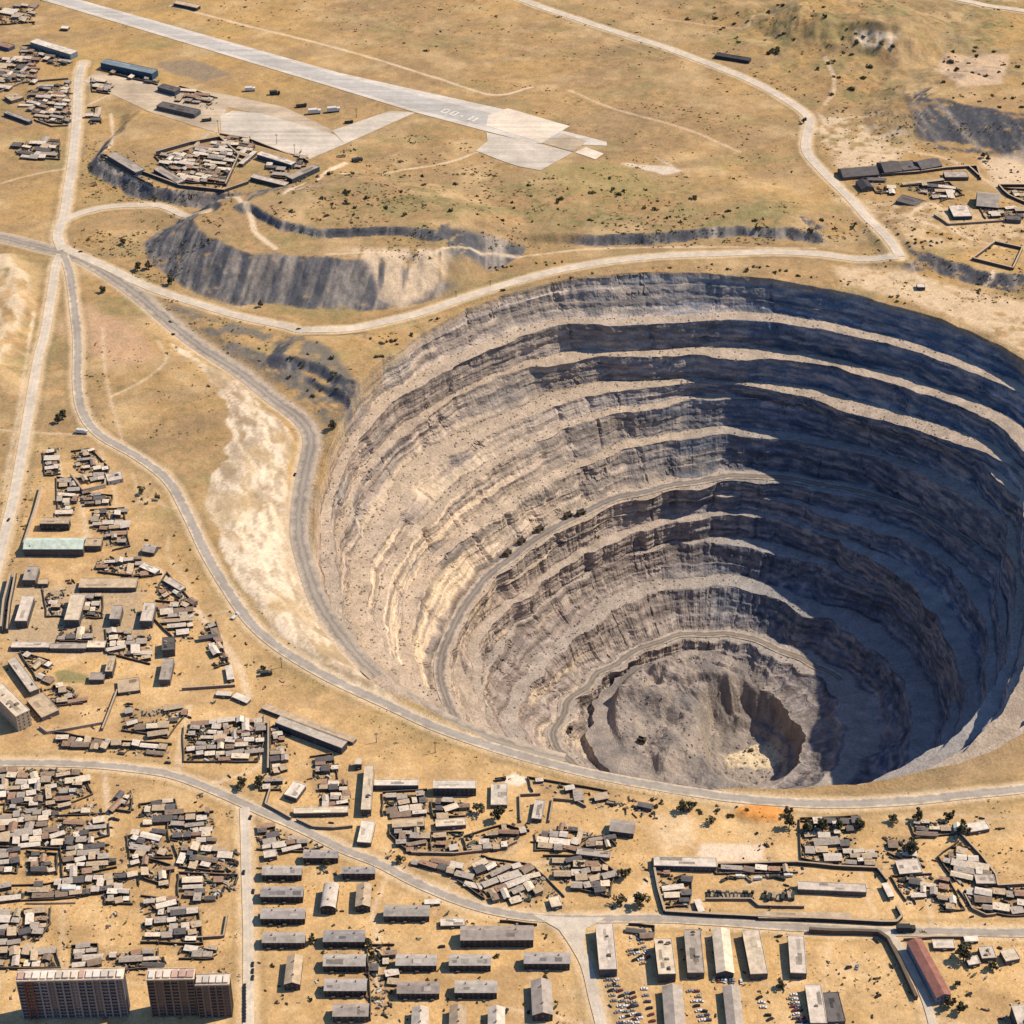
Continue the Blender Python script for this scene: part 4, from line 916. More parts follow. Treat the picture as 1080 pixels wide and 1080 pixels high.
GLASS, _nt, _b = new_mat('window_glass'); _b.inputs['Base Color'].default_value = (.03, .04, .055, 1); _b.inputs['Roughness'].default_value = .15; _b.inputs['Specular IOR Level'].default_value = .5
M_FRAME = paint((.17, .15, .13), 'window_frame', .1)
M_DOOR = paint((.10, .06, .04), 'door_wood', .2)
M_TYRE = paint((.02, .02, .02), 'tyre_rubber', .1)
_win = {}
def window_mesh(w, h):
    k = (round(w, 1), round(h, 1))
    if k not in _win:
        bm = bmesh.new()
        box(bm, -w / 2, w / 2, -.10, .02, -h / 2, h / 2, 0)
        box(bm, -w / 2 - .18, w / 2 + .18, -.06, .02, h / 2 + .01, h / 2 + .2, 1)
        box(bm, -w / 2 - .18, w / 2 + .18, -.22, .02, -h / 2 - .2, -h / 2 - .01, 1)
        box(bm, -.06, .06, -.14, -.101, -h / 2 + .02, h / 2 - .02, 1)
        _win[k] = mesh_of('window', bm, [GLASS, M_FRAME])
    return _win[k]
bmd = bmesh.new(); box(bmd, -.8, .8, -.14, .02, 0, 2.3, 0); box(bmd, -1.3, 1.3, -1.3, .02, 2.35, 2.5, 1); DOOR = mesh_of('door', bmd, [M_DOOR, M_FRAME])
FOOT = []      # footprints to keep scattered sheds clear of big buildings: (x, y, radius-ish box)

def frame_from(A, B, C, h, ridge=False):
    zg = float(at(*A)[2]); P = []
    for p in (A, B, C): P.append(np.array([float(v) for v in un(p[0], p[1], zg + h)]))
    a, b, c = P
    u = b - a; L = np.linalg.norm(u); u /= L; v = np.array([-u[1], u[0]])
    d = float((c - a) @ v)
    if ridge:       # C marks the ridge of a gable running along A-B
        for _ in range(4):
            rise = abs(d) * .42; c = np.array([float(q) for q in un(C[0], C[1], zg + h + rise)]); d = float((c - a) @ v)
        d *= 2
    d = max(d, 3.0)
    cen = a + u * L / 2 + v * d / 2
    cs = [cen + u * sx * L / 2 + v * sy * d / 2 for sx in (-1, 1) for sy in (-1, 1)]
    z0 = min(float(Hs(*q)) for q in cs)
    FOOT.append((cen[0], cen[1], math.atan2(u[1], u[0]), L / 2, d / 2))
    return cen, math.atan2(u[1], u[0]), L, d, zg + h - z0, z0

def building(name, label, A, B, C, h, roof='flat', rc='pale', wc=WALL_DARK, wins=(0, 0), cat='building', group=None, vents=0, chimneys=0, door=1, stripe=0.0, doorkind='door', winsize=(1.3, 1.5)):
    """A, B: near eave corners, C: far corner on A's side (photo pixels at eave height h)"""
    cen, rz, L, D, H, z0 = frame_from(A, B, C, h, roof == 'gable_x')
    root = empty(name, (cen[0], cen[1], z0), rz); thing(root, label, cat, group)
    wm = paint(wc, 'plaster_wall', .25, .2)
    along_x = roof in ('gable_x', 'flat') or (roof == 'lean' and L >= D)
    bm = bmesh.new(); box(bm, -L / 2, L / 2, -D / 2, D / 2, -1.5, H - .003)
    if roof in ('gable_x', 'gable_y', 'barrel'):
        span = D if roof == 'gable_x' else L; ln = L if roof == 'gable_x' else D
        rise = span * (.21 if roof != 'barrel' else .24)
        if roof == 'barrel': prof = [(-span / 2 * math.cos(t), H + rise * math.sin(t)) for t in np.linspace(0, math.pi, 11)]
        else: prof = [(-span / 2, H), (span / 2, H), (0, H + rise)]
        bg_ = bmesh.new(); prism(bg_, prof, -ln / 2 + .1, ln / 2 - .1)
        if roof != 'gable_x': bmesh.ops.rotate(bg_, verts=bg_.verts, cent=(0, 0, 0), matrix=Matrix.Rotation(R_(90), 3, 'Z'))
        tmp = bpy.data.meshes.new('t'); bg_.to_mesh(tmp); bg_.free(); bm.from_mesh(tmp); bpy.data.meshes.remove(tmp)
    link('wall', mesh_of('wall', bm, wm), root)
    br = bmesh.new(); rm = paint(ROOFC[rc] if isinstance(rc, str) else rc, 'roof_sheet', .34, .16, stripe or 1.6, axis=0 if roof == 'gable_x' else 1)
    ov = .5
    if roof == 'gable_x' or roof == 'gable_y':
        span = D if roof == 'gable_x' else L; ln = L if roof == 'gable_x' else D; rise = span * .21; t = .35; k = ov * rise / (span / 2)
        prism(br, [(-span / 2 - ov, H - k + .05), (0, H + rise + .05), (span / 2 + ov, H - k + .05), (span / 2 + ov, H - k + t), (0, H + rise + t + .1), (-span / 2 - ov, H - k + t)], -ln / 2 - ov, ln / 2 + ov)
        if roof == 'gable_y': bmesh.ops.rotate(br, verts=br.verts, cent=(0, 0, 0), matrix=Matrix.Rotation(R_(90), 3, 'Z'))
    elif roof == 'barrel':
        span = L; rise = span * .24; n = 12
        o_ = [(-(span / 2 + .4) * math.cos(t), H + (rise + .4) * math.sin(t)) for t in np.linspace(0, math.pi, n)]
        i_ = [(-(span / 2 + .05) * math.cos(t), H + (rise + .05) * math.sin(t)) for t in np.linspace(math.pi, 0, n)]
        prism(br, o_ + i_, -D / 2 - .4, D / 2 + .4)
        bmesh.ops.rotate(br, verts=br.verts, cent=(0, 0, 0), matrix=Matrix.Rotation(R_(90), 3, 'Z'))
    else:
        box(br, -L / 2 - .3, L / 2 + .3, -D / 2 - .3, D / 2 + .3, H, H + .35)
        if roof == 'flat' and min(L, D) > 7:      # low parapet
            for (x0, x1, y0, y1) in ((-L / 2 - .3, L / 2 + .3, -D / 2 - .3, -D / 2 + .1), (-L / 2 - .3, L / 2 + .3, D / 2 - .1, D / 2 + .3), (-L / 2 - .3, -L / 2 + .1, -D / 2 + .1, D / 2 - .1), (L / 2 - .1, L / 2 + .3, -D / 2 + .1, D / 2 - .1)):
                box(br, x0, x1, y0, y1, H + .353, H + .8)
    ro = link('roof', mesh_of('roof', br, rm), root)
    r2 = random.Random(int(A[0] * 13 + A[1] * 7))
    zt = H + .35 if roof in ('flat', 'lean') else H + .35
    for i in range(vents):
        w_ = r2.uniform(.8, 2.2); l_ = r2.uniform(1, 3.5); x = r2.uniform(-L / 2 + 3, L / 2 - 3) if L > 8 else 0; y = r2.uniform(-D / 2 + 2.5, D / 2 - 2.5) if D > 7 else 0
        b_ = bmesh.new(); box(b_, x - w_, x + w_, y - l_ / 2, y + l_ / 2, zt, zt + r2.uniform(.7, 1.6), 0, .08); box(b_, x - w_ * .6, x + w_ * .6, y - l_ * .3, y + l_ * .3, zt + 1.62, zt + 1.85)
        link('roof_vent', mesh_of('roof_vent', b_, paint(ROOFC[r2.choice(['dark', 'grey', 'brown'])], 'vent_metal')), ro)
    if roof == 'flat' and L * D > 140:
        for i in range(r2.randint(2, 5)):
            pw_, pd_ = L * r2.uniform(.12, .38), D * r2.uniform(.12, .38); x = r2.uniform(-.45, .45) * (L - pw_); y = r2.uniform(-.45, .45) * (D - pd_)
            if x + pw_ / 2 > L / 2 or y + pd_ / 2 > D / 2: continue
            b_ = bmesh.new(); z1 = H + .36 + .02 * (i + 1); box(b_, x - pw_ / 2, x + pw_ / 2, y - pd_ / 2, y + pd_ / 2, H + .351, z1)
            base_ = ROOFC[rc] if isinstance(rc, str) else rc; f_ = r2.choice([.45, .6, .75, .8, 1.15])
            link('roof_patch', mesh_of('roof_patch', b_, paint(tuple(min(.8, v * f_) for v in base_), 'roof_patch', .3, .3)), ro)
    for i in range(chimneys):
        x = -L / 2 + L * (i + .5) / chimneys + r2.uniform(-1.5, 1.5) if roof == 'gable_x' else r2.uniform(-.8, .8)
        y = r2.uniform(.2, .9) if roof == 'gable_x' else -D / 2 + D * (i + .5) / chimneys
        b_ = bmesh.new(); sp = (D if roof == 'gable_x' else L); zz = H + sp * .21
        box(b_, x - .45, x + .45, y - .45, y + .45, zz - .8, zz + 1.3); box(b_, x - .6, x + .6, y - .6, y + .6, zz + 1.303, zz + 1.5)
        link('chimney', mesh_of('chimney', b_, paint(WALL_BRICK, 'brick')), ro)
    if cat == 'barrack' and roof == 'gable_x':
        sl = math.atan2(D * .21, D / 2)
        for i in range(r2.randint(2, 4)):
            pw_, pl_ = L * r2.uniform(.07, .2), D * r2.uniform(.15, .36); x = r2.uniform(-.42, .42) * L
            b_ = bmesh.new(); box(b_, -pw_ / 2, pw_ / 2, -pl_ / 2, pl_ / 2, -.05, .06 + .02 * i); f_ = r2.choice([.5, .65, .8, 1.3])
            o_ = link('roof_patch', mesh_of('roof_patch', b_, paint(tuple(v * f_ for v in rc), 'roof_patch', .3, .3)), ro, (x, -D / 4, H + D * .105 + .42)); o_.rotation_euler = (sl, 0, 0)
        for i in range(r2.randint(1, 3)):
            x = -L / 2 + L * (i + r2.uniform(.3, .7)) / 3; b_ = bmesh.new(); box(b_, x - 1.2, x + 1.2, -D / 2 - 2.0, -D / 2 - .003, -.3, 2.6); box(b_, x - 1.5, x + 1.5, -D / 2 - 2.4, -D / 2 - .6, 2.603, 2.8)
            link('porch', mesh_of('porch', b_, paint((.13, .10, .075), 'porch_wood', .3)), root)
    nc, nr = wins
    if nc:
        ww = min(winsize[0], L / nc * .55)
        for r in range(nr):
            for c in range(nc):
                zz = H * (r + .52) / nr
                if r == 0 and c == nc // 2 and door: continue
                link('window', window_mesh(ww, min(winsize[1], H / nr * .5)), root, (-L / 2 + L * (c + .5) / nc, -D / 2, zz))
    if door:
        if doorkind == 'gate':
            b_ = bmesh.new(); w_ = min(4, L * .2); box(b_, -w_ / 2, w_ / 2, -.15, .02, 0, min(4, H * .7)); box(b_, -.08, .08, -.22, -.151, .1, min(3.9, H * .68))
            link('gate', mesh_of('gate', b_, paint((.09, .10, .11), 'gate_metal')), root, (L * .1, -D / 2, 0))
        else:
            link('door', DOOR, root, (-L / 2 + L * (nc // 2 + .5) / nc if nc else 0, -D / 2, 0))
    return root

# ------------------------------------------------------------------ the large buildings, one by one
bl = building
# --- depot by the west road
bl('hall', 'long hall with pale green front roof slope beside the straight west road', (24.7,579), (87,579), (29.7,570.5), 9.5, 'gable_x', 'green', cat='hall', wins=(9, 1), vents=4, doorkind='gate', stripe=1.2)
bl('storehouse', 'black-fronted storehouse directly behind the green-roofed hall', (41.7,552.5), (72,552.5), (45,546.5), 8.5, 'flat', 'tan', (.045, .042, .045), cat='storehouse', wins=(6, 1), doorkind='gate')
bl('annex', 'small tan-roofed annex at the right end of the green-roofed hall', (89,576), (106,576), (89.5,568), 7, 'flat', 'tan', cat='annex', wins=(3, 1))
bl('house', 'white-walled house at the right edge of the walled shed yard', (114,508), (130,505), (113,500), 5, 'flat', 'pale', (.42, .39, .35), cat='house', wins=(3, 1), vents=1)
bl('house', 'lone dark house in the open field right of the green-roofed hall', (150,581), (162,583), (149,575), 5, 'gable_x', 'grey', cat='house', wins=(2, 1), chimneys=1)
bl('shed', 'white slanting shed beside the dirt track, upper one of two', (147,598), (163,605), (151,593), 4, 'flat', 'white', cat='shed')
bl('shed', 'white slanting shed beside the dirt track, lower one of two', (173,613), (190,623), (177,608), 4, 'flat', 'pale', cat='shed')
bl('workshop', 'long low tan-roofed workshop at the top of the depot yard', (83,620), (143,620), (83,610), 5.5, 'flat', 'tan', cat='workshop', wins=(10, 1), stripe=.5, doorkind='gate')
bl('warehouse', 'bright ribbed-roof warehouse in the middle of the depot yard', (68,654), (83,654), (72,627), 9, 'flat', 'cream', cat='warehouse', stripe=1.4, wins=(2, 2), doorkind='gate')
bl('warehouse', 'pale upright warehouse at the left edge of the depot yard', (16,655), (28,655), (19,629), 9, 'flat', 'pale', cat='warehouse', stripe=1.0, wins=(2, 2), doorkind='gate')
bl('workshop', 'dark block with a round rooftop tank at the depot corner', (24,612), (37,612), (25,598), 8, 'flat', 'grey', cat='workshop', wins=(2, 2), vents=1)
bl('hut', 'small tan hut right of the block with the rooftop tank', (40.5,616), (50,616), (40.5,611), 4.5, 'flat', 'tan', cat='hut')
bl('warehouse', 'narrow grey warehouse between the two upright depot sheds', (115.5,653), (126,653), (117,639), 9, 'flat', 'grey', cat='warehouse', stripe=1.0, wins=(2, 2))
bl('warehouse', 'striped-roof upright warehouse at the right side of the depot yard', (148,655), (160,655), (149,636), 9, 'flat', 'pale', cat='warehouse', stripe=.7, wins=(2, 2))
bl('long_shed', 'left section of the long white shed closing the depot yard', (12,683), (51.4,683), (12,677.5), 4.5, 'flat', 'pale', cat='long shed', wins=(8, 1))
bl('long_shed', 'middle section of the long shed closing the depot yard', (52.6,684), (90.4,684), (53,679), 4.5, 'flat', 'grey', cat='long shed', wins=(8, 1))
bl('long_shed', 'right cream section of the long shed closing the depot yard', (91.6,683), (110,683), (91.6,676.5), 5, 'flat', 'cream', cat='long shed', wins=(4, 1))
bl('barn', 'long diagonal white-roofed barn below the depot yard', (8,697), (31.7,730), (16,692), 6, 'flat', 'pale', cat='barn', wins=(8, 1), vents=1)
bl('tower_block', 'tall cream-roofed block cut by the photo edge above the main street', (16.7,756), (31,749), (-8,726), 19, 'flat', 'cream', (.30, .23, .16), cat='tower block', wins=(3, 5), vents=4)
bl('shed', 'tan-roofed shed right beside the tall cream-roofed block', (44,757), (62,749), (31,737), 5, 'flat', 'tan', cat='shed')
bl('workshop', 'slim upright workshop standing over the walled lot near the grass patch', (111,708), (118,708), (112,692), 9, 'flat', 'tan', cat='workshop', stripe=1.0)
bl('shed', 'dark low shed left of the slim upright workshop', (94,717), (109,717), (95,710), 5, 'flat', 'grey', cat='shed')
bl('warehouse', 'grey upright warehouse left of the small walled truck lot', (168,717), (179,717), (168,695), 7.5, 'flat', 'grey', cat='warehouse', wins=(2, 2))
bl('plant_house', 'black plant house with white roof gear beside the scrap rows', (171,686), (184,685), (172,673), 8.5, 'flat', 'dark', cat='plant house', vents=3)
bl('shed', 'tan lean-to roof in the walled lot below the depot', (125,731), (148,728), (127,717), 3.5, 'flat', 'tan', cat='shed')
bl('shed', 'small white shed at the end of the truck row by the dirt track', (240,717), (247,716), (236,703), 4, 'flat', 'white', cat='shed')
bl('shed', 'angled white shed, left half of the bent pair by the dirt track', (228,733), (243.5,734), (229,729), 3.5, 'flat', 'white', cat='shed')
bl('shed', 'angled white shed, right half of the bent pair by the dirt track', (245,735), (260,741.5), (248,730), 3.5, 'flat', 'white', cat='shed')
bl('long_shed', 'long thin diagonal shed nearest the outer road', (276,747), (372,783), (280,742.5), 4, 'flat', 'tan', cat='long shed', wins=(14, 1))
bl('barn', 'big diagonal barn with dark front below the thin diagonal shed', (290,762), (360,789), (297,756), 8.5, 'flat', 'pale', (.05, .05, .06), cat='barn', wins=(14, 1), doorkind='gate')
bl('house', 'bright cream square house by the bend of the main street', (300,838), (312.5,842), (306,823), 5, 'flat', 'white', cat='house', wins=(2, 1))
bl('long_shed', 'long white-roofed shed along the main street', (310,858), (367,857), (312,852), 4.5, 'flat', 'cream', cat='long shed', wins=(12, 1))
bl('house', 'white-fronted house with yard beside the side street corner', (279,905), (292,903), (280,898), 4.5, 'flat', 'white', cat='house', wins=(3, 1))
# --- middle town
bl('workshop', 'tall narrow cream workshop standing upright, upper part of the long spine', (374,806), (381,806), (373,800), 7, 'flat', 'cream', cat='workshop')
bl('workshop', 'long cream spine building throwing a wide shadow beside the street', (381,854), (391,854), (375,808), 8, 'flat', 'cream', (.07, .07, .075), cat='workshop', wins=(2, 2), vents=2)
bl('workshop', 'long white-roofed workshop right of the cream spine building', (395,828.5), (441,828.5), (396,822.5), 6, 'flat', 'white', cat='workshop', wins=(10, 1), doorkind='gate')
bl('hall', 'tall black-walled hall with white roof below the outer road', (457,831.5), (502,831.5), (457,823.5), 9, 'flat', 'white', (.045, .045, .05), cat='hall', wins=(9, 2), doorkind='gate')
bl('shed', 'tan-roofed shed above the crowded yard, left of two', (414,873), (448,871), (416,864.5), 4.5, 'flat', 'tan', cat='shed', wins=(6, 1))
bl('shed', 'cream-roofed shed above the crowded yard, right of two', (460,872), (491.5,870), (460,865), 4.5, 'flat', 'cream', cat='shed', wins=(6, 1))
bl('hall', 'tapering white hall beside the main street bend', (377,888), (391,889), (386,866), 5, 'flat', 'white', cat='hall')
bl('shed', 'slanting white shed reaching towards the cream clearing', (518,849), (535,849), (535,827), 4, 'flat', 'white', cat='shed')
bl('barn', 'white-roofed barn in the fenced lot', (561,863), (571,864), (565,843.5), 4.5, 'flat', 'pale', cat='barn')
bl('storehouse', 'black storehouse standing alone right of the fenced lots', (643,876), (668,879), (648,868), 6.5, 'gable_x', 'grey', (.04, .042, .05), cat='storehouse', wins=(4, 1))
bl('hut', 'dark hut beside the outer road with a bright roof edge', (672,850), (687,853), (676,846), 4, 'flat', 'dark', cat='hut')
bl('long_shed', 'long pale shed in the shanty block above the main street', (608,901), (643,905), (612,895), 3.5, 'flat', 'grey', cat='long shed', wins=(6, 1))
bl('house', 'five-sided pale house just above the main street', (582,957), (593,955), (580,947), 4, 'flat', 'cream', cat='house')
# --- works compound right of the middle
bl('workshop', 'white-roofed workshop at the top left of the works compound', (690,913), (756,914.5), (690,904), 5.5, 'flat', 'white', (.05, .05, .055), cat='workshop', wins=(14, 1), doorkind='gate')
bl('long_shed', 'long pale shed in the middle of the works compound', (842,938), (914,941), (842,930), 5, 'flat', 'pale', cat='long shed', wins=(14, 1))
bl('long_shed', 'low pale shed along the compound wall beside the main street', (800,968), (898,969.5), (800,961.5), 3.5, 'flat', 'tan', cat='long shed', wins=(18, 1))
bl('hut', 'small white hut inside the compound gate', (737,962), (743,961), (734,949), 4, 'flat', 'white', cat='hut')
bl('shed', 'white shed by the corner of the works compound fence', (937,946), (943,945), (931,932), 4.5, 'flat', 'white', cat='shed')
bl('house', 'pale square house below the pit road, right of the compound', (949,922), (973,920), (945,908), 3.5, 'flat', 'pale', cat='house')
bl('house', 'pale low house in the block at the far right', (1030,932), (1050,932), (1030,923), 4, 'flat', 'pale', cat='house')
bl('house', 'white long house high in the far right block', (1022,878), (1044,874), (1020,869), 4, 'flat', 'white', cat='house')
# --- barracks
E_, Nn = 'gable_x', 'gable_y'
BAR = [
 ('first grey-gabled barrack beside the side street, nearest the main street', (276.5,922.5), (317.5,922.5), (278,916.2), E_),
 ('second grey-gabled barrack beside the side street counting from the main street', (275,945.5), (319,945.5), (280,938.5), E_),
 ('third grey-gabled barrack beside the side street counting from the main street', (275,968.7), (321,968.7), (278,961.5), E_),
 ('fourth grey-gabled barrack beside the side street counting from the main street', (276.7,994), (321,994), (280,986.9), E_),
 ('upright barrack beside the side street with small sheds on both sides', (300,1038), (316,1038), (299,1009), Nn),
 ('upright bright-roofed barrack between two long barrack rows, left of two', (338,957.5), (353.5,958), (338,933), 'barrel'),
 ('upright bright-roofed barrack beside the winding path, right of two', (375,956), (390,956), (375,933), Nn),
 ('barrack left of the winding path, highest of four stacked', (341,993), (384,993), (344,985), E_),
 ('barrack left of the winding path, second of four stacked', (341,1018.7), (385,1018.7), (344,1010.5), E_),
 ('barrack left of the winding path, third of four stacked', (342,1044.7), (386,1044.7), (345,1036.5), E_),
 ('barrack left of the winding path, lowest of four stacked', (351,1071.7), (388,1071.7), (352,1063), E_),
 ('small barrack hard against the main street above the upright pair', (361,921), (395,921), (362,916.5), E_),
 ('soot-black barrack with trees in front, nearest the main street bend', (320,904.5), (356,904.5), (322,899), E_),
 ('wide barrack standing alone right of the winding path', (405,966), (452.5,966), (408,958.5), E_),
 ('barrack right of the winding path, shrubs along its front', (417.5,1018), (460,1018), (420,1010.5), E_),
 ('barrack right of the winding path, in the row below the shrubby one', (419,1047.5), (463,1047.5), (421,1039.5), E_),
 ('barrack with bushes by its door, second in the shrubby row', (474,1018), (517.5,1018), (477,1010.5), E_),
 ('barrack with pale doors, second in the lower row', (480,1046.7), (524,1046.7), (482,1038.5), E_),
 ('longest barrack, patched grey roof, above the shrubby row', (486,991.5), (562.5,991), (488,981.5), E_),
 ('barrack nearest the yard street, right end of its row', (553,1016), (601,1016), (556,1008.5), E_),
 ('big upright barrack with mottled roof near the yard street', (562,1070.5), (583,1070), (556,1035), Nn),
 ('upright barrack on the bottom edge, left of three', (434,1086), (451,1086), (434,1063), Nn),
 ('upright barrack on the bottom edge, middle of three', (474,1086), (491,1086), (474,1061.5), Nn),
 ('upright barrack on the bottom edge, right of three', (515,1086), (532,1086), (515,1063), Nn),
]
for lab, A, B, C, rf in BAR:
    ln = B[0] - A[0]
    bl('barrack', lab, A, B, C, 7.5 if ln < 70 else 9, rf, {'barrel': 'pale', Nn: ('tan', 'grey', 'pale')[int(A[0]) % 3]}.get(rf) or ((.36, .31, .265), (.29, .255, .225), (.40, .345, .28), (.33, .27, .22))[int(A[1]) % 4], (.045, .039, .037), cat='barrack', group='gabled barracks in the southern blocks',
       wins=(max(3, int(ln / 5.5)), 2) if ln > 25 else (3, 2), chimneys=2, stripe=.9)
bl('shed', 'low white open-fronted shed right of the lone wide barrack', (465,976.5), (490,976), (465,969), 3.5, 'flat', 'white', cat='shed')
bl('shed', 'thin white shed just below the main street, above the lone barrack', (448,953.5), (464,953), (450,949), 2.6, 'flat', 'white', cat='shed')
# --- depot sheds bottom right
bl('depot_shed', 'depot building with a brown roof strip beside the yard street', (632.5,1022.5), (651,1022), (625,975), 9, 'flat', 'pale', cat='depot shed', wins=(4, 2), vents=2)
bl('depot_shed', 'shorter depot shed with cluttered roof, first of the slanted row', (694.7,1027.5), (713,1027), (688,990.5), 10, 'flat', 'cream', cat='depot shed', wins=(4, 2), vents=5)
bl('depot_shed', 'depot shed with a torn two-tone roof, second of the slanted row', (725.5,1026), (743,1026), (715,981), 7, 'flat', 'grey', cat='depot shed', wins=(4, 1), vents=3)
bl('depot_shed', 'depot shed with plain cream roof, third of the slanted row', (756,1026), (774,1026), (744,981), 7, 'gable_y', 'cream', cat='depot shed', wins=(4, 1), vents=0)
bl('depot_shed', 'depot shed with one dark skylight, fourth of the slanted row', (791.7,1027.5), (810,1026.7), (778,981.7), 7, 'flat', 'cream', cat='depot shed', wins=(4, 1), vents=0)
bl('depot_shed', 'depot shed with scalloped roof end, last of the slanted row', (834,1026), (851,1026.7), (820,986.7), 7, 'flat', 'pale', cat='depot shed', wins=(4, 1))
bl('depot_shed', 'depot shed with a long dark roof slot beside the black canopy', (855,1079), (872,1079), (841.7,1039), 7, 'flat', 'pale', cat='depot shed', wins=(4, 1), vents=1)
bl('canopy', 'black mesh-covered canopy against the slotted depot shed', (873.5,1078), (891.7,1077), (864.5,1048), 3.5, 'flat', 'dark', cat='canopy', stripe=2.5)
bl('depot_shed', 'grey-and-tan ribbed depot shed cut by the bottom edge, left one', (703,1098), (724,1098), (694.5,1041), 6.5, 'gable_y', 'grey', cat='depot shed', stripe=1.2)
bl('depot_shed', 'ribbed depot shed cut by the bottom edge, right one', (768,1090), (785,1090), (747.5,1041), 6.5, 'gable_y', 'grey', cat='depot shed', stripe=1.2)
bl('depot_hall', 'long red-roofed hall with a bluish shaded wall beside the lane', (988,1052), (1003,1049), (966.7,991.7), 9, 'gable_y', 'red', (.16, .17, .20), cat='hall', wins=(4, 2))
bl('container_block', 'ribbed white roofed block behind the red-roofed hall', (985,1000), (1007.5,1000), (983,991.5), 3, 'flat', 'white', cat='storage block', stripe=.8)
bl('kiosk', 'little white kiosk on the main street, above the dark tree', (1018,993), (1032,992.5), (1018,988), 3, 'flat', 'white', cat='kiosk')
bl('house', 'cream angular house right of the dark tree', (1061,1014), (1076,1011), (1053,1003.5), 5, 'flat', 'cream', cat='house')
bl('house', 'house wrapped round a dark courtyard beside the dark tree', (1036,1011), (1051,1010), (1030,999), 5, 'flat', 'pale', cat='house', vents=2)
bl('hut', 'small white ribbed hut half hidden by the dark tree', (1022,1018), (1034,1016), (1021,1010), 4, 'flat', 'white', cat='hut')
bl('depot_hall', 'tall pale hall cut off by the bottom right corner', (1076,1088), (1112,1086), (1064,1061), 12, 'flat', 'pale', (.05, .05, .055), cat='hall', vents=2)
# --- airfield and terrace compound
bl('hangar', 'white-roofed hangar with grey front beyond the shanty quarter', (31.7,44.5), (74,57.5), (38,40.5), 9, 'flat', 'white', (.15, .17, .17), cat='hangar', wins=(12, 1), doorkind='gate')
bl('hangar', 'blue hangar beside the airfield forecourt', (106,66.5), (160,78), (111,62), 9.5, 'flat', (.20, .24, .25), (.035, .07, .10), cat='hangar', wins=(14, 1), doorkind='gate')
bl('house', 'blue-fronted house cut by the left photo edge', (-4,47.5), (9,51), (-4,42.5), 6, 'flat', 'rust', (.05, .06, .12), cat='house', wins=(3, 1))
bl('workshop', 'pale-roofed workshop in the lower shanty quarter by the track', (12,106.5), (25,102.5), (8,100.5), 5, 'flat', 'tan', cat='workshop', wins=(3, 1))
bl('storehouse', 'row of navy storehouses at the bottom of the shanty quarter', (4,119), (30,128.5), (6,116.5), 5.5, 'flat', 'grey', (.03, .04, .06), cat='storehouse', wins=(6, 1))
bl('shed', 'pale shed on the left edge above the diagonal track', (-3,92), (9,94), (-2,88.5), 4, 'flat', 'pale', cat='shed')
bl('long_shed', 'long grey-roofed building at the lip of the dark terrace slope', (113,164), (143,182), (118,158), 6.5, 'flat', 'grey', (.04, .055, .08), cat='long shed', wins=(10, 1))
bl('long_shed', 'second long grey building on the terrace, right of the first', (162,178.5), (187,193.5), (165,173), 5, 'flat', 'grey', (.05, .06, .08), cat='long shed', wins=(8, 1))
bl('long_shed', 'dark shed forming the upper arm of the terrace courtyard', (271,163), (307,174), (273,159), 7, 'flat', 'pale', (.05, .07, .09), cat='long shed', wins=(9, 1))
bl('long_shed', 'dark shed closing the right end of the terrace courtyard', (308,189), (337,176), (305,185), 7, 'flat', 'grey', (.035, .05, .065), cat='long shed', wins=(7, 1))
bl('long_shed', 'dark shed forming the lower arm of the terrace courtyard', (264,187), (300,196), (267,183.5), 6, 'flat', 'pale', (.05, .055, .065), cat='long shed', wins=(9, 1))
bl('long_shed', 'slim pale shed stepping down to the terrace courtyard', (256,173), (271,160), (253,171), 5, 'flat', 'pale', cat='long shed')
bl('terminal', 'dark terminal blocks on the airfield forecourt', (166,92), (184,97), (170,88), 7, 'flat', 'dark', (.05, .07, .09), cat='terminal', wins=(5, 1))
bl('terminal', 'long low dark building on the near side of the forecourt', (165,112), (205,121), (170,107), 6, 'flat', 'dark', (.06, .07, .08), cat='terminal', wins=(8, 1))
# --- buildings beyond the hill road
bl('farmhouse', 'long dark building nearest the hill road bend', (889.4,187), (927,184), (891,180.5), 5, 'gable_x', 'dark', cat='farmhouse', wins=(6, 1))
bl('farmhouse', 'first dark block of the stepped row beyond the hill road', (933,182), (951.5,180), (935,174), 6, 'gable_x', 'dark', cat='farmhouse', wins=(3, 1), chimneys=1)
bl('farmhouse', 'middle dark block of the stepped row beyond the hill road', (953,180), (970,178), (953.6,170.5), 6, 'flat', 'dark', cat='farmhouse', wins=(3, 1))
bl('farmhouse', 'chimneyed dark block ending the stepped row beyond the hill road', (972,178.5), (993.5,174.5), (973,171.5), 6, 'gable_x', 'dark', cat='farmhouse', wins=(3, 1), chimneys=1)
bl('barn', 'black-roofed barn just below the dark row, by the hill road', (909,199.5), (921.5,198), (900,192), 5, 'gable_y', 'black', cat='barn')
bl('farmhouse', 'slate-roofed farmhouse in the middle of the hill hamlet', (945,212), (971,219), (951,205.5), 6, 'flat', 'dark', cat='farmhouse', wins=(4, 1))
bl('barn', 'pale-topped barn in the walled corner of the hill hamlet', (997,187), (1021.7,187), (998,181), 5, 'flat', 'grey', cat='barn', wins=(4, 1))
bl('barn', 'bright-roofed barn with dark wings, nearest in the hill hamlet', (1006,228.5), (1025.5,228), (1007,217), 5, 'flat', 'pale', (.04, .05, .06), cat='barn')
bl('barn', 'wide grey barn with dark ends, upper right in the hill hamlet', (1030,217), (1053,219), (1031,207.5), 6, 'gable_x', 'grey', (.04, .05, .06), cat='barn', wins=(3, 1))
bl('shed', 'small dark shed at the right edge of the hill hamlet', (1061.5,231.5), (1077,232.5), (1062.5,227.5), 5, 'flat', 'dark', cat='shed')
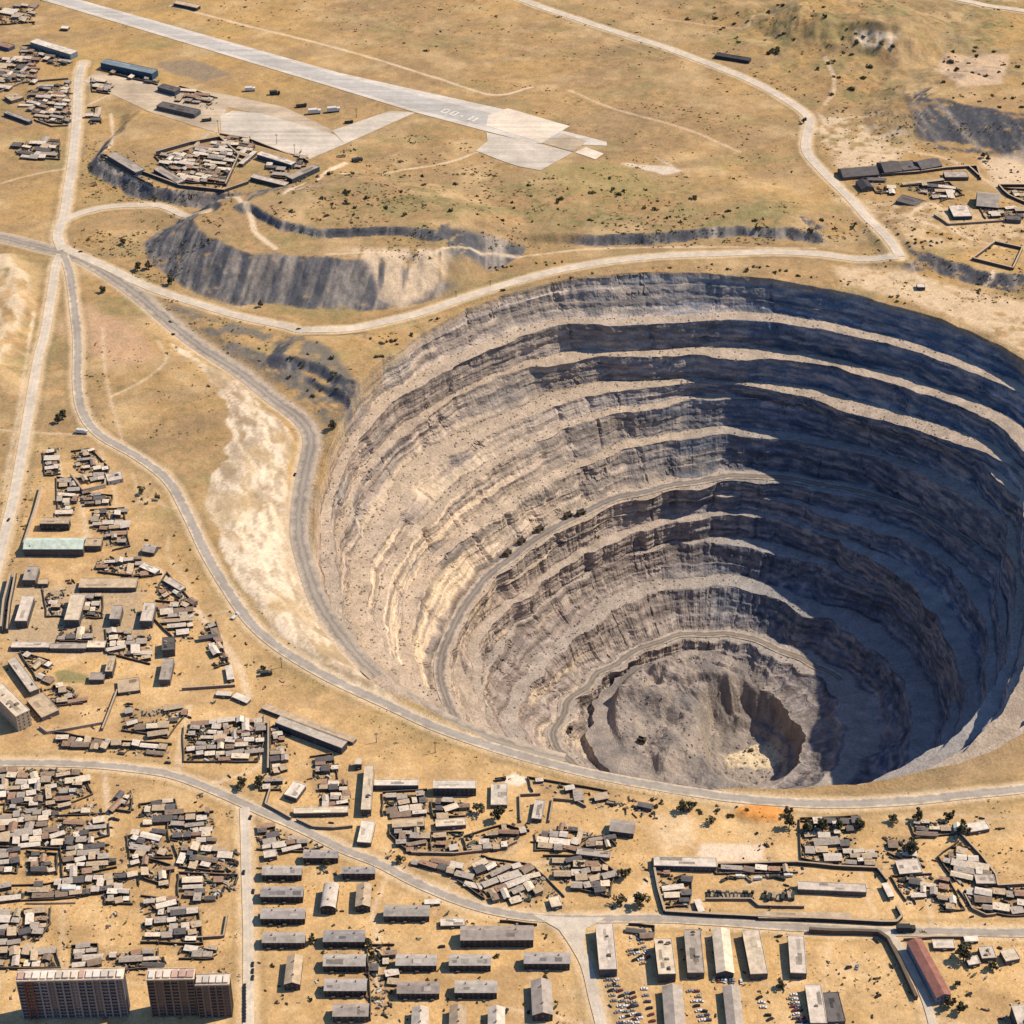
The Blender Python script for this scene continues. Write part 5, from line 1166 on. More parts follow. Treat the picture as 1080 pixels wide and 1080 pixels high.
bl('long_shed', 'low narrow cowshed across the middle of the hill hamlet', (952.6,195), (996,190), (953,192.6), 3, 'flat', 'tan', cat='cowshed', wins=(8, 1))
bl('storehouse', 'lone black storehouse on the slope above the hill road', (754,58.5), (790,64.5), (756,55.5), 5, 'flat', 'black', (.03, .03, .035), cat='storehouse')
bl('storehouse', 'lone dark building on the top photo edge beyond the runway', (183,3.5), (207,8.5), (186,0.5), 5, 'flat', 'tan', (.04, .04, .045), cat='storehouse')
bl('hut', 'solitary white hut between the pit rim and the dark bank', (968,303), (976,303), (969,299), 4.5, 'flat', 'white', (.05, .05, .05), cat='hut')
bl('hut', 'small white hut out on the grass short of the runway', (64,30), (71,30.5), (65,27), 4, 'flat', 'white', cat='hut')

# ------------------------------------------------------------------ the three tower blocks on the bottom edge
def apartment(label, A, B, C, h, bays, floors, wallc, bandc, red=None, full=None, seed=1):
    cen, rz, L, D, H, z0 = frame_from(A, B, C, h)
    D = max(D, 11.0)
    root = empty('apartment_block', (cen[0], cen[1], z0), rz); thing(root, label, 'apartment block', 'apartment blocks on the bottom edge')
    r2 = random.Random(seed)
    bm = bmesh.new(); box(bm, -L / 2, L / 2, -D / 2, D / 2, -1, H); link('wall', mesh_of('wall', bm, paint(tuple(v * .55 for v in wallc), 'concrete_panel', .12, .3)), root)
    bm = bmesh.new(); box(bm, -L / 2 - .4, L / 2 + .4, -D / 2 - .4, D / 2 + .4, H + .003, H + .5)
    for y0, y1 in ((-D / 2 - .4, -D / 2), (D / 2, D / 2 + .4)): box(bm, -L / 2 - .4, L / 2 + .4, y0, y1, H + .503, H + 1.3)
    roof = link('roof', mesh_of('roof', bm, paint(ROOFC['cream'], 'roof_felt', .3, .4)), root)
    bw = L / bays
    for i in range(bays):
        x = -L / 2 + bw * (i + .5)
        b_ = bmesh.new(); hh = r2.uniform(.8, 2.0); w_ = bw * r2.uniform(.28, .42)
        box(b_, x - w_, x + w_, -D * .36, D * .30, H + .503, H + .5 + hh); box(b_, x - w_ - .2, x + w_ + .2, -D * .36 - .2, D * .30 + .2, H + .503 + hh, H + .75 + hh)
        link('stair_hut', mesh_of('stair_hut', b_, paint(r2.choice([(.60, .50, .40), (.52, .45, .37), (.48, .31, .24), (.62, .55, .46)]), 'roof_hut', .2)), roof)
    pil = []
    for i in range(bays + 1):
        x = -L / 2 + bw * i
        b_ = bmesh.new(); w_ = .7
        box(b_, max(-L / 2, x - w_), min(L / 2, x + w_), -D / 2 - 1.1, -D / 2 - .003, 0, H - .3)
        o = link('pilaster', mesh_of('pilaster', b_, paint(red if (red and i in (1, 2)) else bandc, 'pilaster', .12)), root)
    fh = H / (floors + .6); n = 0; rest = bmesh.new()
    wm = window_mesh(min(2.6, bw * .36), fh * .6); wm2 = wm
    for f in range(floors):
        for i in range(bays):
            for dx in (-.24, .24):
                x = -L / 2 + bw * (i + .5 + dx); z = fh * (f + .8)
                if n < 100 * 2 and (full is None or (floors - f) * bays * 2 <= 100 + bays * 2) and n < 100:
                    link('window', wm, root, (x, -D / 2 - .075, z)); n += 1
                else:
                    w_ = min(2.2, bw * .32) / 2; box(rest, x - w_, x + w_, -D / 2 - .16, -D / 2 - .078, z - fh * .27, z + fh * .27)
    if rest.verts:
        o = link('windows', mesh_of('windows', rest, GLASS), root); o['kind'] = 'stuff'
    # one stack of loggia parapets per bay column, a single folded sheet
    for i in range(bays):
        b_ = bmesh.new(); x0 = -L / 2 + bw * i + .72; x1 = -L / 2 + bw * (i + 1) - .72; yo = -D / 2 - (.95 if i % 3 != 1 else .30)
        prof = [(-D / 2 - .004, fh * .1)]
        for f in range(floors):
            zc_ = fh * (f + .35); prof += [(-D / 2 - .07, zc_ - .3), (yo, zc_ - .3), (yo, zc_ + .55), (yo + .12, zc_ + .55), (yo + .12, zc_ - .12), (-D / 2 - .07, zc_ - .12)]
        prof += [(-D / 2 - .07, H - .4), (-D / 2 - .004, H - .4)]
        prism(b_, prof, x0, x1)
        cc = red if (red and i == 1) else (bandc if i % 2 else tuple(v * .8 for v in bandc))
        link('balcony_stack', mesh_of('balcony_stack', b_, paint(cc, 'balcony_panel', .15)), root)
    link('door', DOOR, root, (-L / 2 + bw * 1.5, -D / 2 - 1.12, 0))
    return root
apartment('long grey apartment block with one red-brown bay, left of three', (17.5,1033.5), (129.7,1031), (17,1026), 44, 14, 11, (.10, .10, .11), (.165, .16, .165), (.11, .05, .04), seed=3)
apartment('brown apartment block with dark loggias, middle of three', (155,1032), (204.5,1031.2), (156,1024.5), 43, 6, 11, (.06, .045, .04), (.14, .10, .075), seed=4)
apartment('shorter brown apartment block nearest the side street, right of three', (206,1039), (241.5,1038.2), (206.5,1029), 38, 5, 10, (.06, .045, .038), (.135, .095, .075), seed=5)

# ------------------------------------------------------------------ walls and fences
def fence(label, pts, h=3.0, t=.5, col=(.16, .12, .09), cap=(.40, .30, .20), closed=False, cat='fence', name='fence'):
    p = np.array(pts + ([pts[0]] if closed else []), float); x, y, z = at(p[:, 0], p[:, 1])
    bm = bmesh.new()
    for i in range(len(x) - 1):
        ax, ay, bx, by = x[i], y[i], x[i + 1], y[i + 1]; L = math.hypot(bx - ax, by - ay); ux, uy = (bx - ax) / L, (by - ay) / L
        n = max(1, int(L / 14))
        for k in range(n):
            for top in (0, 1):
                vs = []
                tt = t if not top else t * 1.05
                for q in (k / n, (k + 1) / n):
                    cx, cy = ax + (bx - ax) * q, ay + (by - ay) * q; zz = float(Hs(cx, cy))
                    lo, hi = (-.6, h) if not top else (h + .003, h + .28)
                    vs.append([bm.verts.new((cx + s * -uy * tt, cy + s * ux * tt, zz + w_)) for s in (-1, 1) for w_ in (lo, hi)])
                a, b = vs
                for f in ((a[0], b[0], b[1], a[1]), (b[2], a[2], a[3], b[3]), (a[1], b[1], b[3], a[3]), (a[0], a[1], a[3], a[2]), (b[0], b[2], b[3], b[1])):
                    fc = bm.faces.new(f); fc.material_index = top
    bmesh.ops.recalc_face_normals(bm, faces=bm.faces)
    o = link(name, mesh_of(name, bm, [paint(col, 'fence_board', .3), paint(cap, 'fence_cap', .2)]))
    c = Vector((float(x.mean()), float(y.mean()), float(z.mean())))
    o.data.transform(Matrix.Translation(-c)); o.location = c
    return thing(o, label, cat)
PALE = (.50, .40, .29)
fence('long pale wall running down the left side of the hall yard', [(44,516),(36,545),(25,578)], 5, 1.0, PALE)
fence('crooked wall round the shed yard above the green-roofed hall', [(75,503),(88,520),(111,514.5),(112,508)], 5, .9, PALE)
fence('tall dark wall along the west edge of the depot yard', [(12,612),(5,640),(2,668)], 9, 1.0, (.07, .07, .08))
fence('inner dark wall beside the pale upright warehouse', [(17,608),(11,640),(8,668)], 6, .8, (.07, .07, .08))
fence('dark wall at the lower edge of the depot yard, left of the bright lot', [(124,730),(114,756),(108,771)], 3.5, .6)
fence('straight wall below the small walled truck lot', [(192,728),(248,724.5)], 3.2, .6)
fence('wavy wall along the sandy lot above the main street', [(42,768),(50,774),(75,770),(108,764)], 3.2, .6, (.30, .24, .18))
fence('tall dark wall left of the narrow scrap strip', [(283.5,762),(283.5,788),(283,815)], 6, .8, (.05, .05, .055))
fence('bent wall round the cream house, along the main street', [(285,834),(280,850),(293,857),(307,865)], 3.5, .6)
fence('long low wall along the street below the white-roofed shed', [(313,866),(330,874),(352,875),(372,873)], 3.2, .6)
fence('wall of the crowded yard below the two sheds', [(433,896),(434,901),(480,902),(530,896),(545,889)], 3.0, .6)
fence('fence round the lot with the white-roofed barn', [(549,868),(548,840),(570,839)], 3, .5)
fence('curving fence round the empty lot right of the barn', [(579,868),(583,844),(607,846),(618,852)], 3, .5)
fence('long dark wall along the main street below the works compound', [(688,908),(694,940),(701,964),(760,967.5),(850,971),(930,975),(945,975),(951,969),(945,958)], 4.2, .9, (.04, .035, .035))
fence('dark wall closing the top of the works compound', [(757,914),(800,913),(840,912),(880,916),(925,918),(935,931)], 4, .7, (.06, .05, .045))
fence('inner fence behind the truck row of the works compound', [(744,950),(792,950),(800,957),(848,958)], 3, .5)
fence('dark earth-topped wall along the depot lane', [(853,983.5),(880,985),(900,985),(926,986),(936,993),(948,1016),(966,1055)], 5, 1.3, (.07, .052, .04), (.11, .085, .06))
fence('thin dark wall behind the red-roofed hall, along the street', [(953,992),(985,990),(1018,990)], 3, .6)
fence('fence of the open corner lot in the right-hand block', [(1017,945),(1025,960),(1040,967),(1050,966)], 3, .5)
fence('fence climbing the right-hand block to the sandy field', [(1012,880),(1035,905),(1050,925),(1052,936),(1085,934)], 3.4, .7)
fence('square walled plot above the dark bank', [(1025.5,274.5),(1049,257),(1078,263.5),(1068,285)], 4, .9, (.06, .05, .045), closed=True)
fence('long walled plot at the right photo edge beyond the hill hamlet', [(1085,197),(1053,197),(1064,208),(1085,217)], 4, .9, (.05, .045, .04))
fence('angled wall behind the barn of the hill hamlet', [(1004,178),(1021,177),(1032,187)], 4, .9, (.06, .05, .045))
fence('pale embankment wall up the middle of the terrace', [(176,166),(205,156),(228,143)], 3, 1.6, (.50, .40, .28))
fence('pale wall across the terrace yards', [(226,155),(246,166),(256,172)], 3, .7, PALE)
fence('dark wall along the upper side of the crowded terrace yard', [(165,163),(200,153),(232,147),(252,166),(238,197)], 5, .9, (.06, .06, .065))
fence('dark wall along the lower lip of the terrace yard', [(150,183),(190,198),(236,203),(262,194)], 4.5, .9, (.05, .055, .065))
fence('wall linking the apron mast to the terrace courtyard', [(232,143),(262,148),(300,163),(325,172)], 4, .8, (.06, .06, .065))
fence('plank fence across the middle of the shanty quarter', [(0,98),(24,88),(72,84)], 3, .6)
fence('dark wall round the upper side of the hill hamlet', [(930,186),(970,183),(998,179),(1030,177),(1034,190)], 4, .9, (.07, .06, .05))
fence('low wall below the slate-roofed farmhouse', [(985,228),(1000,238),(1030,236),(1058,234)], 3, .8)
fence('fence along the curved edge of the shanty quarter', [(36,127),(55,134),(72,133)], 2.5, .5)
fence('short straight fence in the open ground by the long sandy field', [(27,953.5),(80,953)], 1.6, .35, (.45, .33, .2))
fence('L-shaped wall round the empty sandy yard by the side street', [(206,991),(236,989),(240,966)], 3, .6)
# ------------------------------------------------------------------ shanty quarters: every shack and shed its own object
def shack_meshes():
    out = {}
    # unit shacks: 1 x 1 footprint, 1 high at the eaves; gable, mono-pitch, flat
    def wall(kind):
        bm = bmesh.new(); box(bm, -.5, .5, -.5, .5, -.3, .997)
        if kind == 'gable': prism(bm, [(-.5, 1), (.5, 1), (0, 1.32)], -.49, .49)
        if kind == 'mono': prism(bm, [(-.5, 1), (.5, 1), (.5, 1.25)], -.49, .49)
        box(bm, -.08, .08, -.53, -.501, 0, .62, 1); box(bm, .22, .40, -.52, -.501, .4, .75, 2); box(bm, -.40, -.22, -.52, -.501, .4, .75, 2)
        return bm
    def roof(kind):
        bm = bmesh.new()
        if kind == 'gable': prism(bm, [(-.58, .96), (0, 1.33), (.58, .96), (.58, 1.03), (0, 1.41), (-.58, 1.03)], -.56, .56)
        elif kind == 'mono': prism(bm, [(-.57, 1.0), (.57, 1.275), (.57, 1.35), (-.57, 1.07)], -.56, .56)
        else:
            box(bm, -.54, .54, -.54, .54, 1.0, 1.07); box(bm, -.3, -.1, -.2, .1, 1.073, 1.2)
        return bm
    for kd in ('gable', 'mono', 'flat'):
        for wn, wc in (('dark', (.055, .048, .042)), ('tan', (.16, .125, .09)), ('grey', (.10, .098, .095))):
            out['w', kd, wn] = mesh_of('shack_wall', wall(kd), [paint(wc, 'plank_wall', .3), M_DOOR, GLASS])
        for rc in ('grey', 'pale', 'tan', 'cream', 'white', 'rust', 'brown', 'dark'):
            out['r', kd, rc] = mesh_of('shack_roof', roof(kd), paint(ROOFC[rc], 'tin_roof', .35, .5))
    return out
SM = shack_meshes()
RCN = {'grey': 'grey', 'pale': 'pale', 'tan': 'tan', 'cream': 'cream', 'white': 'white', 'rust': 'rust-red', 'brown': 'brown', 'dark': 'dark'}
road_pts = np.vstack([np.c_[p[:, :2], np.full(len(p), ROADS[k][1] / 2)] for k, p in road_xy.items()])
def clear(x, y, r):
    d = np.hypot(road_pts[:, 0] - x, road_pts[:, 1] - y)
    if (d < road_pts[:, 2] + r + 1.5).any(): return False
    for cx, cy, rz, hl, hd in FOOT:
        dx, dy = x - cx, y - cy
        if abs(dx) > 120 or abs(dy) > 120: continue
        u = dx * math.cos(rz) + dy * math.sin(rz); v = -dx * math.sin(rz) + dy * math.cos(rz)
        if abs(u) < hl + r * .8 and abs(v) < hd + r * .8: return False
    return True
def inpoly(px, py, poly):
    c = False; n = len(poly)
    for i in range(n):
        ax, ay = poly[i]; bx, by = poly[(i + 1) % n]
        if (ay > py) != (by > py) and px < (bx - ax) * (py - ay) / (by - ay) + ax: c = not c
    return c
shacks = []; litter = []; lot_trucks = []
for ci, (poly, deg, cw, cd, fill, where) in enumerate(CL):
    r = random.Random(100 + ci)
    xy = np.stack(at(*np.array(poly, float).T)[:2], 1); a = R_(deg); ca, sa = math.cos(a), math.sin(a)
    c0 = xy.mean(0); q = xy - c0; uu = q[:, 0] * ca + q[:, 1] * sa; vv = -q[:, 0] * sa + q[:, 1] * ca
    v = vv.min() + cd * .5; row = 0
    while v < vv.max():
        u = uu.min() + cw * r.uniform(.2, .6); pitch_row = r.uniform(-.09, .09)
        while u < uu.max():
            wl = cw * r.choice([.55, .7, .85, .9, 1.0, 1.25, 1.8]); dl = cd * r.uniform(.5, .88)
            uc, vc = u + wl / 2, v + r.uniform(-.16, .16) * cd + pitch_row * (u - uu.mean()) * .2
            x = c0[0] + uc * ca - vc * sa; y = c0[1] + uc * sa + vc * ca
            px, py = proj(x, y, float(Hs(x, y)))
            ok = inpoly(x, y, [tuple(t) for t in xy])
            if ok and r.random() < fill and clear(x, y, max(wl, dl) / 2):
                h = r.uniform(2.6, 4.6) * (1.0 if wl < 14 else .9)
                kd = r.choice(['gable', 'gable', 'mono', 'flat', 'flat']); rc = r.choice(['grey', 'grey', 'pale', 'pale', 'tan', 'tan', 'cream', 'white', 'rust', 'brown', 'dark'])
                rot = a + R_(r.gauss(0, 6)) + (R_(90) if r.random() < .14 else 0)
                shacks.append(dict(x=x, y=y, w=wl * .95, d=dl, h=h, kd=kd, rc=rc, wn=r.choice(['dark', 'dark', 'grey', 'tan']), rot=rot, ci=ci, px=float(px), py=float(py), cat=('shack' if kd == 'gable' else 'lean-to' if kd == 'mono' else 'shed') if wl < cw * 1.3 else 'row house'))
            elif ok:
                for _ in range(r.randint(2, 5)): litter.append((x + r.uniform(-4, 4), y + r.uniform(-3, 3), r.uniform(.5, 1.6)))
            if ok and r.random() < .5: litter.append((x + r.uniform(-wl, wl), y - dl * .7, r.uniform(.4, 1.3)))
            u += wl + r.uniform(.4, 1.8)
        v += cd * r.uniform(.86, 1.08); row += 1
for ci, (poly, deg, cw, cd, fill, where) in enumerate(CL):
    r = random.Random(900 + ci); xy = np.stack(at(*np.array(poly, float).T)[:2], 1); n_ = int(abs(sum(xy[i][0] * xy[i - 1][1] - xy[i - 1][0] * xy[i][1] for i in range(len(xy)))) / 2 / 11 * fill)
    pl = [tuple(t) for t in xy]
    for _ in range(n_):
        x, y = r.uniform(xy[:, 0].min(), xy[:, 0].max()), r.uniform(xy[:, 1].min(), xy[:, 1].max())
        if inpoly(x, y, pl): litter.append((x, y, r.choice([.5, .7, .9, 1.2, 1.6])))
_lr = random.Random(44); _tp = [tuple(t) for t in TOWN]
for _ in range(2600):
    px0, py0 = _lr.uniform(0, 1080), _lr.uniform(480, 1080)
    if py0 < 850 and px0 > 330: continue
    x, y, _z0 = (float(v) for v in at(px0, py0))
    if not inpoly(x, y, _tp) or vnoise(x / 30, y / 30, seed=9) < -.15 or math.hypot(x - PCX, y - PCY) < 520: continue
    for _k in range(_lr.choice([1, 1, 2, 4])): litter.append((x + _lr.gauss(0, 3), y + _lr.gauss(0, 2), _lr.choice([.3, .4, .5, .8, 1.1])))
lt = np.array(litter); dd = np.full(len(lt), 1e9)
for q in road_pts[::2]: dd = np.minimum(dd, np.hypot(lt[:, 0] - q[0], lt[:, 1] - q[1]) - q[2])
litter = [tuple(t) for t in lt[dd > 3]]
# labels: where it stands, then its roof, then its place among the same roofs of that group
ordn = ['', 'second ', 'third ', 'fourth ', 'fifth ', 'sixth ', 'seventh ', 'eighth ', 'ninth ', 'tenth ', 'eleventh ', 'twelfth ']
SIZEW = [('tiny', 0), ('small', 6.2), ('mid-sized', 8.2), ('long', 10.8)]
def sizeword(s):
    m = max(s['w'], s['d']); return [n for n, t in SIZEW if m >= t][-1]
keyed = {}
for s in shacks: keyed.setdefault((s['ci'], s['cat'], s['rc']), []).append(s)
for (ci, cat, rc), L in keyed.items():
    L.sort(key=lambda s: s['px'])
    noun = cat
    for i, s in enumerate(L):
        o_ = '' if len(L) == 1 else ('leftmost ' if i == 0 else ('rightmost ' if i == len(L) - 1 else ordn[min(i, 11)] + 'from left, '))
        rn = 'only ' if len(L) == 1 else o_
        s['label'] = f"{rn}{RCN[rc]}-roofed {noun} {CL[ci][5]}"
CATN = {}
for s in shacks: CATN[s['cat']] = CATN.get(s['cat'], 0) + 1
import sys; sys.stderr.write('COUNTS %s %d litter %d\n' % (CATN, len(shacks), len(litter)))
shacks.sort(key=lambda s: -s['py'])
cnt = {}
for s in shacks:
    cnt[s['cat']] = cnt.get(s['cat'], 0) + 1
    nm = s['cat'].replace(' ', '_').replace('-', '_')
    o = link(nm, SM['w', s['kd'], s['wn']], None, (s['x'], s['y'], float(Hs(s['x'], s['y']))), s['rot']); o.scale = (s['w'], s['d'], s['h'])
    thing(o, s['label'], s['cat'], CL[s['ci']][5].replace('in the ', '').replace('inside the ', '') + ' buildings')
    link('roof', SM['r', s['kd'], s['rc']], o)

rf_ = random.Random(3)
for ci, (poly, deg, cw, cd, fill, where) in enumerate(CL):
    cxp = sum(p[0] for p in poly) / len(poly); cyp = sum(p[1] for p in poly) / len(poly); k0 = rf_.randrange(len(poly)); n_ = rf_.randint(2, max(2, len(poly) - 2))
    pts = [poly[(k0 + j) % len(poly)] for j in range(n_ + 1)]; pts = [(cxp + (p[0] - cxp) * 1.05, cyp + (p[1] - cyp) * 1.06) for p in pts]
    dens = [(pts[j][0] + (pts[j + 1][0] - pts[j][0]) * t, pts[j][1] + (pts[j + 1][1] - pts[j][1]) * t) for j in range(n_) for t in (0, .25, .5, .75)] + [pts[-1]]
    runs, cur = [], []
    for p in dens:
        x_, y_, _z2 = (float(v) for v in at(*p))
        if (np.hypot(road_pts[:, 0] - x_, road_pts[:, 1] - y_) > road_pts[:, 2] + 2.5).all(): cur.append((p[0] + rf_.uniform(-.8, .8), p[1] + rf_.uniform(-.5, .5)))
        else: runs.append(cur); cur = []
    runs.append(cur); best = max(runs, key=len)
    if len(best) >= 3: fence('plank fence edging sheds ' + where, best, rf_.uniform(1.8, 2.8), .3, (.05, .042, .035), (.16, .12, .085), name='yard_fence')['group'] = 'plank fences round the shanty yards'

# loose junk and timber lying between the sheds: too small and many to count
def stuff_mesh(name, items, mats, fn, label):
    bm = bmesh.new(); r = random.Random(5)
    for it in items: fn(bm, it, r)
    o = link(name, mesh_of(name, bm, mats)); o['kind'] = 'stuff'; o['label'] = label; o['category'] = name.replace('_', ' '); return o
def junk(bm, it, r):
    x, y, s = it; z = float(Hs(x, y)); n0 = len(bm.verts)
    if r.random() < .22: s *= 1.2; mi = r.choice([0, 0, 2, 4]); box(bm, -s * r.uniform(1.5, 3.5), s * r.uniform(1.5, 3.5), -.15, .15, -.2, r.uniform(1.2, 2.2), mi)
    sx, sy, sz = s * r.uniform(.5, 2.0), s * r.uniform(.35, .9), s * r.uniform(.5, 1.5)
    mi = r.choice([0, 0, 0, 0, 1, 1, 2, 3, 4])
    box(bm, -sx, sx, -sy, sy, -.2, sz, mi, r.uniform(0, .4))
    bm.verts.ensure_lookup_table()
    M = Matrix.Translation((x, y, z)) @ Matrix.Rotation(r.uniform(0, 6.3), 4, 'Z')
    for v in bm.verts[n0:]: v.co = M @ v.co
stuff_mesh('scrap_litter', litter, [paint((.05, .045, .04), 'dark_scrap'), paint((.32, .27, .22), 'pale_scrap'), paint((.20, .12, .08), 'rusty_scrap'), paint((.5, .46, .4), 'tin_scrap'), paint((.10, .11, .07), 'mossy_scrap')], junk, 'loose scrap and timber strewn between the sheds')

# ------------------------------------------------------------------ vehicles
CARCOL = {'white': (.62, .6, .57), 'black': (.02, .02, .022), 'grey': (.22, .22, .23), 'red': (.16, .05, .04), 'blue': (.05, .065, .10), 'tan': (.36, .29, .2)}
def car_mesh(c):
    bm = bmesh.new()
    prism(bm, [(-.88, .35), (.88, .35), (.92, .7), (.86, .98), (-.86, .98), (-.92, .7)], -2.2, 2.2)
    v0 = len(bm.verts); box(bm, -1.35, 1.0, -.8, .8, .983, 1.5, 1, .22); box(bm, -.85, .5, -.64, .64, 1.503, 1.55, 0)
    for x in (-1.35, 1.35):
        for y in (-.82, .82): cyl(bm, (x, y, .34), .34, .24, 'y', 10, 2)
    return mesh_of('parked_car', bm, [paint(CARCOL[c], 'car_paint', .05, .3, 0, .35), GLASS, M_TYRE])
CARS = {c: car_mesh(c) for c in CARCOL}
def truck_mesh(c, bed):
    bm = bmesh.new()
    box(bm, 1.9, 3.9, -1.2, 1.2, .7, 2.7, 0, .08, .12); box(bm, 3.5, 3.92, -1.0, 1.0, 1.7, 2.4, 1); box(bm, -3.9, 3.7, -.5, .5, .55, .85, 3)
    if bed == 'box': box(bm, -3.9, 1.75, -1.25, 1.25, .9, 3.3, 4, 0, .05)
    else:
        box(bm, -3.9, 1.75, -1.25, 1.25, .9, 1.1, 4); box(bm, -3.9, 1.75, -1.25, -1.15, 1.103, 1.9, 4); box(bm, -3.9, 1.75, 1.15, 1.25, 1.103, 1.9, 4)
        box(bm, -3.9, -3.8, -1.149, 1.149, 1.103, 1.9, 4); box(bm, 1.65, 1.75, -1.149, 1.149, 1.103, 2.1, 4)
    for x in (-2.9, -1.7, 2.7):
        for y in (-1.05, 1.05): cyl(bm, (x, y, .5), .5, .35, 'y', 10, 2)
    bc = {'white': (.6, .57, .5), 'dark': (.05, .055, .05), 'green': (.07, .09, .05), 'tan': (.34, .27, .19)}[c]
    return mesh_of('truck', bm, [paint(bc, 'truck_cab', .1), GLASS, M_TYRE, paint((.03, .03, .03), 'chassis', .1), paint(tuple(v * .9 for v in bc), 'truck_bed', .2)])
TR = {(c, b): truck_mesh(c, b) for c in ('white', 'dark', 'green', 'tan') for b in ('box', 'open')}
rc_ = random.Random(77)
def put_car(px, py, deg, label, group, col=None):
    x, y, z = (float(v) for v in at(px, py)); c = col or rc_.choice(['white', 'white', 'white', 'black', 'black', 'black', 'grey', 'grey', 'tan', 'blue', 'red'])
    o = link('parked_car', CARS[c], None, (x, y, z + .05), R_(deg)); o.scale = (1.25, 1.25, 1.25)
    return thing(o, label.format(c=c), 'car', group)
def put_truck(px, py, deg, label, group=None, col=None, bed=None, s=1.1, cat='truck'):
    x, y, z = (float(v) for v in at(px, py)); c = col or rc_.choice(['white', 'dark', 'green', 'tan']); b = bed or rc_.choice(['box', 'open'])
    o = link('truck', TR[c, b], None, (x, y, z + .05), R_(deg)); o.scale = (s, s, s)
    return thing(o, label, cat, group)
# rows of cars in the depot lots and along the streets (photo pixels)
LOTS = [
 ((641,1034), (656,1084), 10, 3, 3.6, 12, '{c} car in the packed double column beside the yard street', 'cars beside the yard street'),
 ((661,1048), (672,1084), 9, 2, 4.2, 15, '{c} car in the second column of the yard lot', 'cars in the second yard column'),
 ((676,1030), (690,1084), 9, 1, 4, 10, '{c} car left of the grey-and-tan ribbed shed', 'cars left of the ribbed shed'),
 ((728,1046), (743,1082), 8, 2, 5.0, 8, '{c} car between the two ribbed depot sheds', 'cars between the ribbed sheds'),
 ((832,1050), (845,1082), 9, 2, 4.0, 14, '{c} car in the shade of the slotted depot shed', 'cars beside the slotted depot shed'),
 ((801,1053), (812,1076), 6, 1, 4, 8, '{c} car in the curved row below the third depot shed', 'cars in the curved row'),
 ((753,1034), (782,1036), 8, 1, 4, 85, '{c} car at the foot of the plain cream depot shed', 'cars at the foot of the cream shed'),
 ((664,1003), (672,1016), 5, 2, 5, 20, '{c} car beside the depot building with brown roof strip', 'cars beside the brown-striped depot building'),
 ((673,985), (683,1010), 6, 1, 5, 35, '{c} car left of the shorter depot shed', 'cars left of the shorter depot shed'),
]
for (p0, p1, n, cols, gap, deg, lab, grp) in LOTS:
    for i in range(n):
        for j in range(cols):
            if rc_.random() < .12: continue
            t = i / max(1, n - 1)
            put_car(p0[0] + (p1[0] - p0[0]) * t + j * gap * 1.25 + rc_.uniform(-.5, .5), p0[1] + (p1[1] - p0[1]) * t + rc_.uniform(-.5, .5), deg + rc_.gauss(0, 9), lab, grp)
for i in range(11): put_car(258.0, 1041 + i * 3.5, 90 + rc_.gauss(0, 2), 'dark car in the nose-to-tail queue on the side street', 'cars queued on the side street', 'black')
for i in range(3): put_car(266.5, 1018 + i * 7, 90, 'dark car standing at the kerb opposite the upright barrack', 'cars at the kerb of the side street', 'black')
for (px, py, deg, lab, c) in [(9,549,78,'single dark car driving up the straight west road','black'), (315,347.5,8,'lone dark car on the ring road below the grey heap','black'), (177,805,-5,'dark car turning off the main street beside the packed yard','black'),
    (257,921,90,'lone dark car on the upper part of the side street','black'), (267,941,90,'dark car at the edge of the side street by the second barrack','black'), (264,863,80,'dark car just below the street junction','black'),
    (311,501,80,'dark car halfway down the wide haul road','black'), (974,983,-2,'pale car on the main street near the depot lane','tan'), (118,864,20,'dark car parked in the open between shanty blocks','black'), (123,865,-15,'black car beside another in the open between shanty blocks','black'),
    (895,1021,20,'left one of two dark cars in the empty sandy field','black'), (904,1020.5,70,'right one of two dark cars in the empty sandy field','grey'), (926,1051,30,'single dark car low in the empty sandy field','black'), (1022,1049,30,'dark car on the open ground right of the red-roofed hall','black'),
    (85,266,10,'dark car on the terrace road near the crossroads','black'), (534,1067,65,'dark car parked beside the big upright barrack','black'), (466,999,10,'dark car beside the longest barrack','black')]:
    put_car(px, py, deg, lab, None, c)
for (px, py, deg, lab, c, b, s) in [(87,457,-10,'dark lorry stopped where the dirt track meets the outer road','white','box',1.7), (248,651,60,'pair-coloured lorry on the shoulder of the outer road','white','open',1.3),
    (281,712,10,'lorry by the dirt clearing below the outer road','dark','box',1.5), (955,982,0,'long black lorry at the side of the main street by the depot lane','dark','box',2.0),
    (332,120,10,'white tanker lorry at the rear edge of the apron, left of two','white','box',2.4), (352,118,12,'white tanker lorry at the rear edge of the apron, right of two','white','box',2.4),
    (318,113,10,'dark lorry on the grass behind the apron','dark','open',2.0), (290,100,8,'dark lorry further back on the grass behind the apron','dark','box',2.0), (264,96,8,'pale lorry at the far side of the forecourt','white','box',2.0),
    (368,130,10,'small dark lorry at the taxiway corner','dark','open',1.6), (377,171,30,'dark lorry on the sandy patch right of the terrace','dark','box',2.0), (360,166,20,'small pale lorry on the sandy patch right of the terrace','tan','open',1.6),
    (205,119,10,'dark lorry at the near edge of the forecourt','dark','box',1.8), (218,128,12,'green lorry near the mast at the apron corner','green','open',1.8),
    (646,848,-12,'rusty lorry beside the outer road below the pit','tan','open',1.3), (528,823,10,'small dark lorry by the cream clearing','dark','open',1.3),
    (76,941,0,'green lorry alone in the sandy square','white','box',2.0)]:
    put_truck(px, py, deg, lab, None, c, b, s)
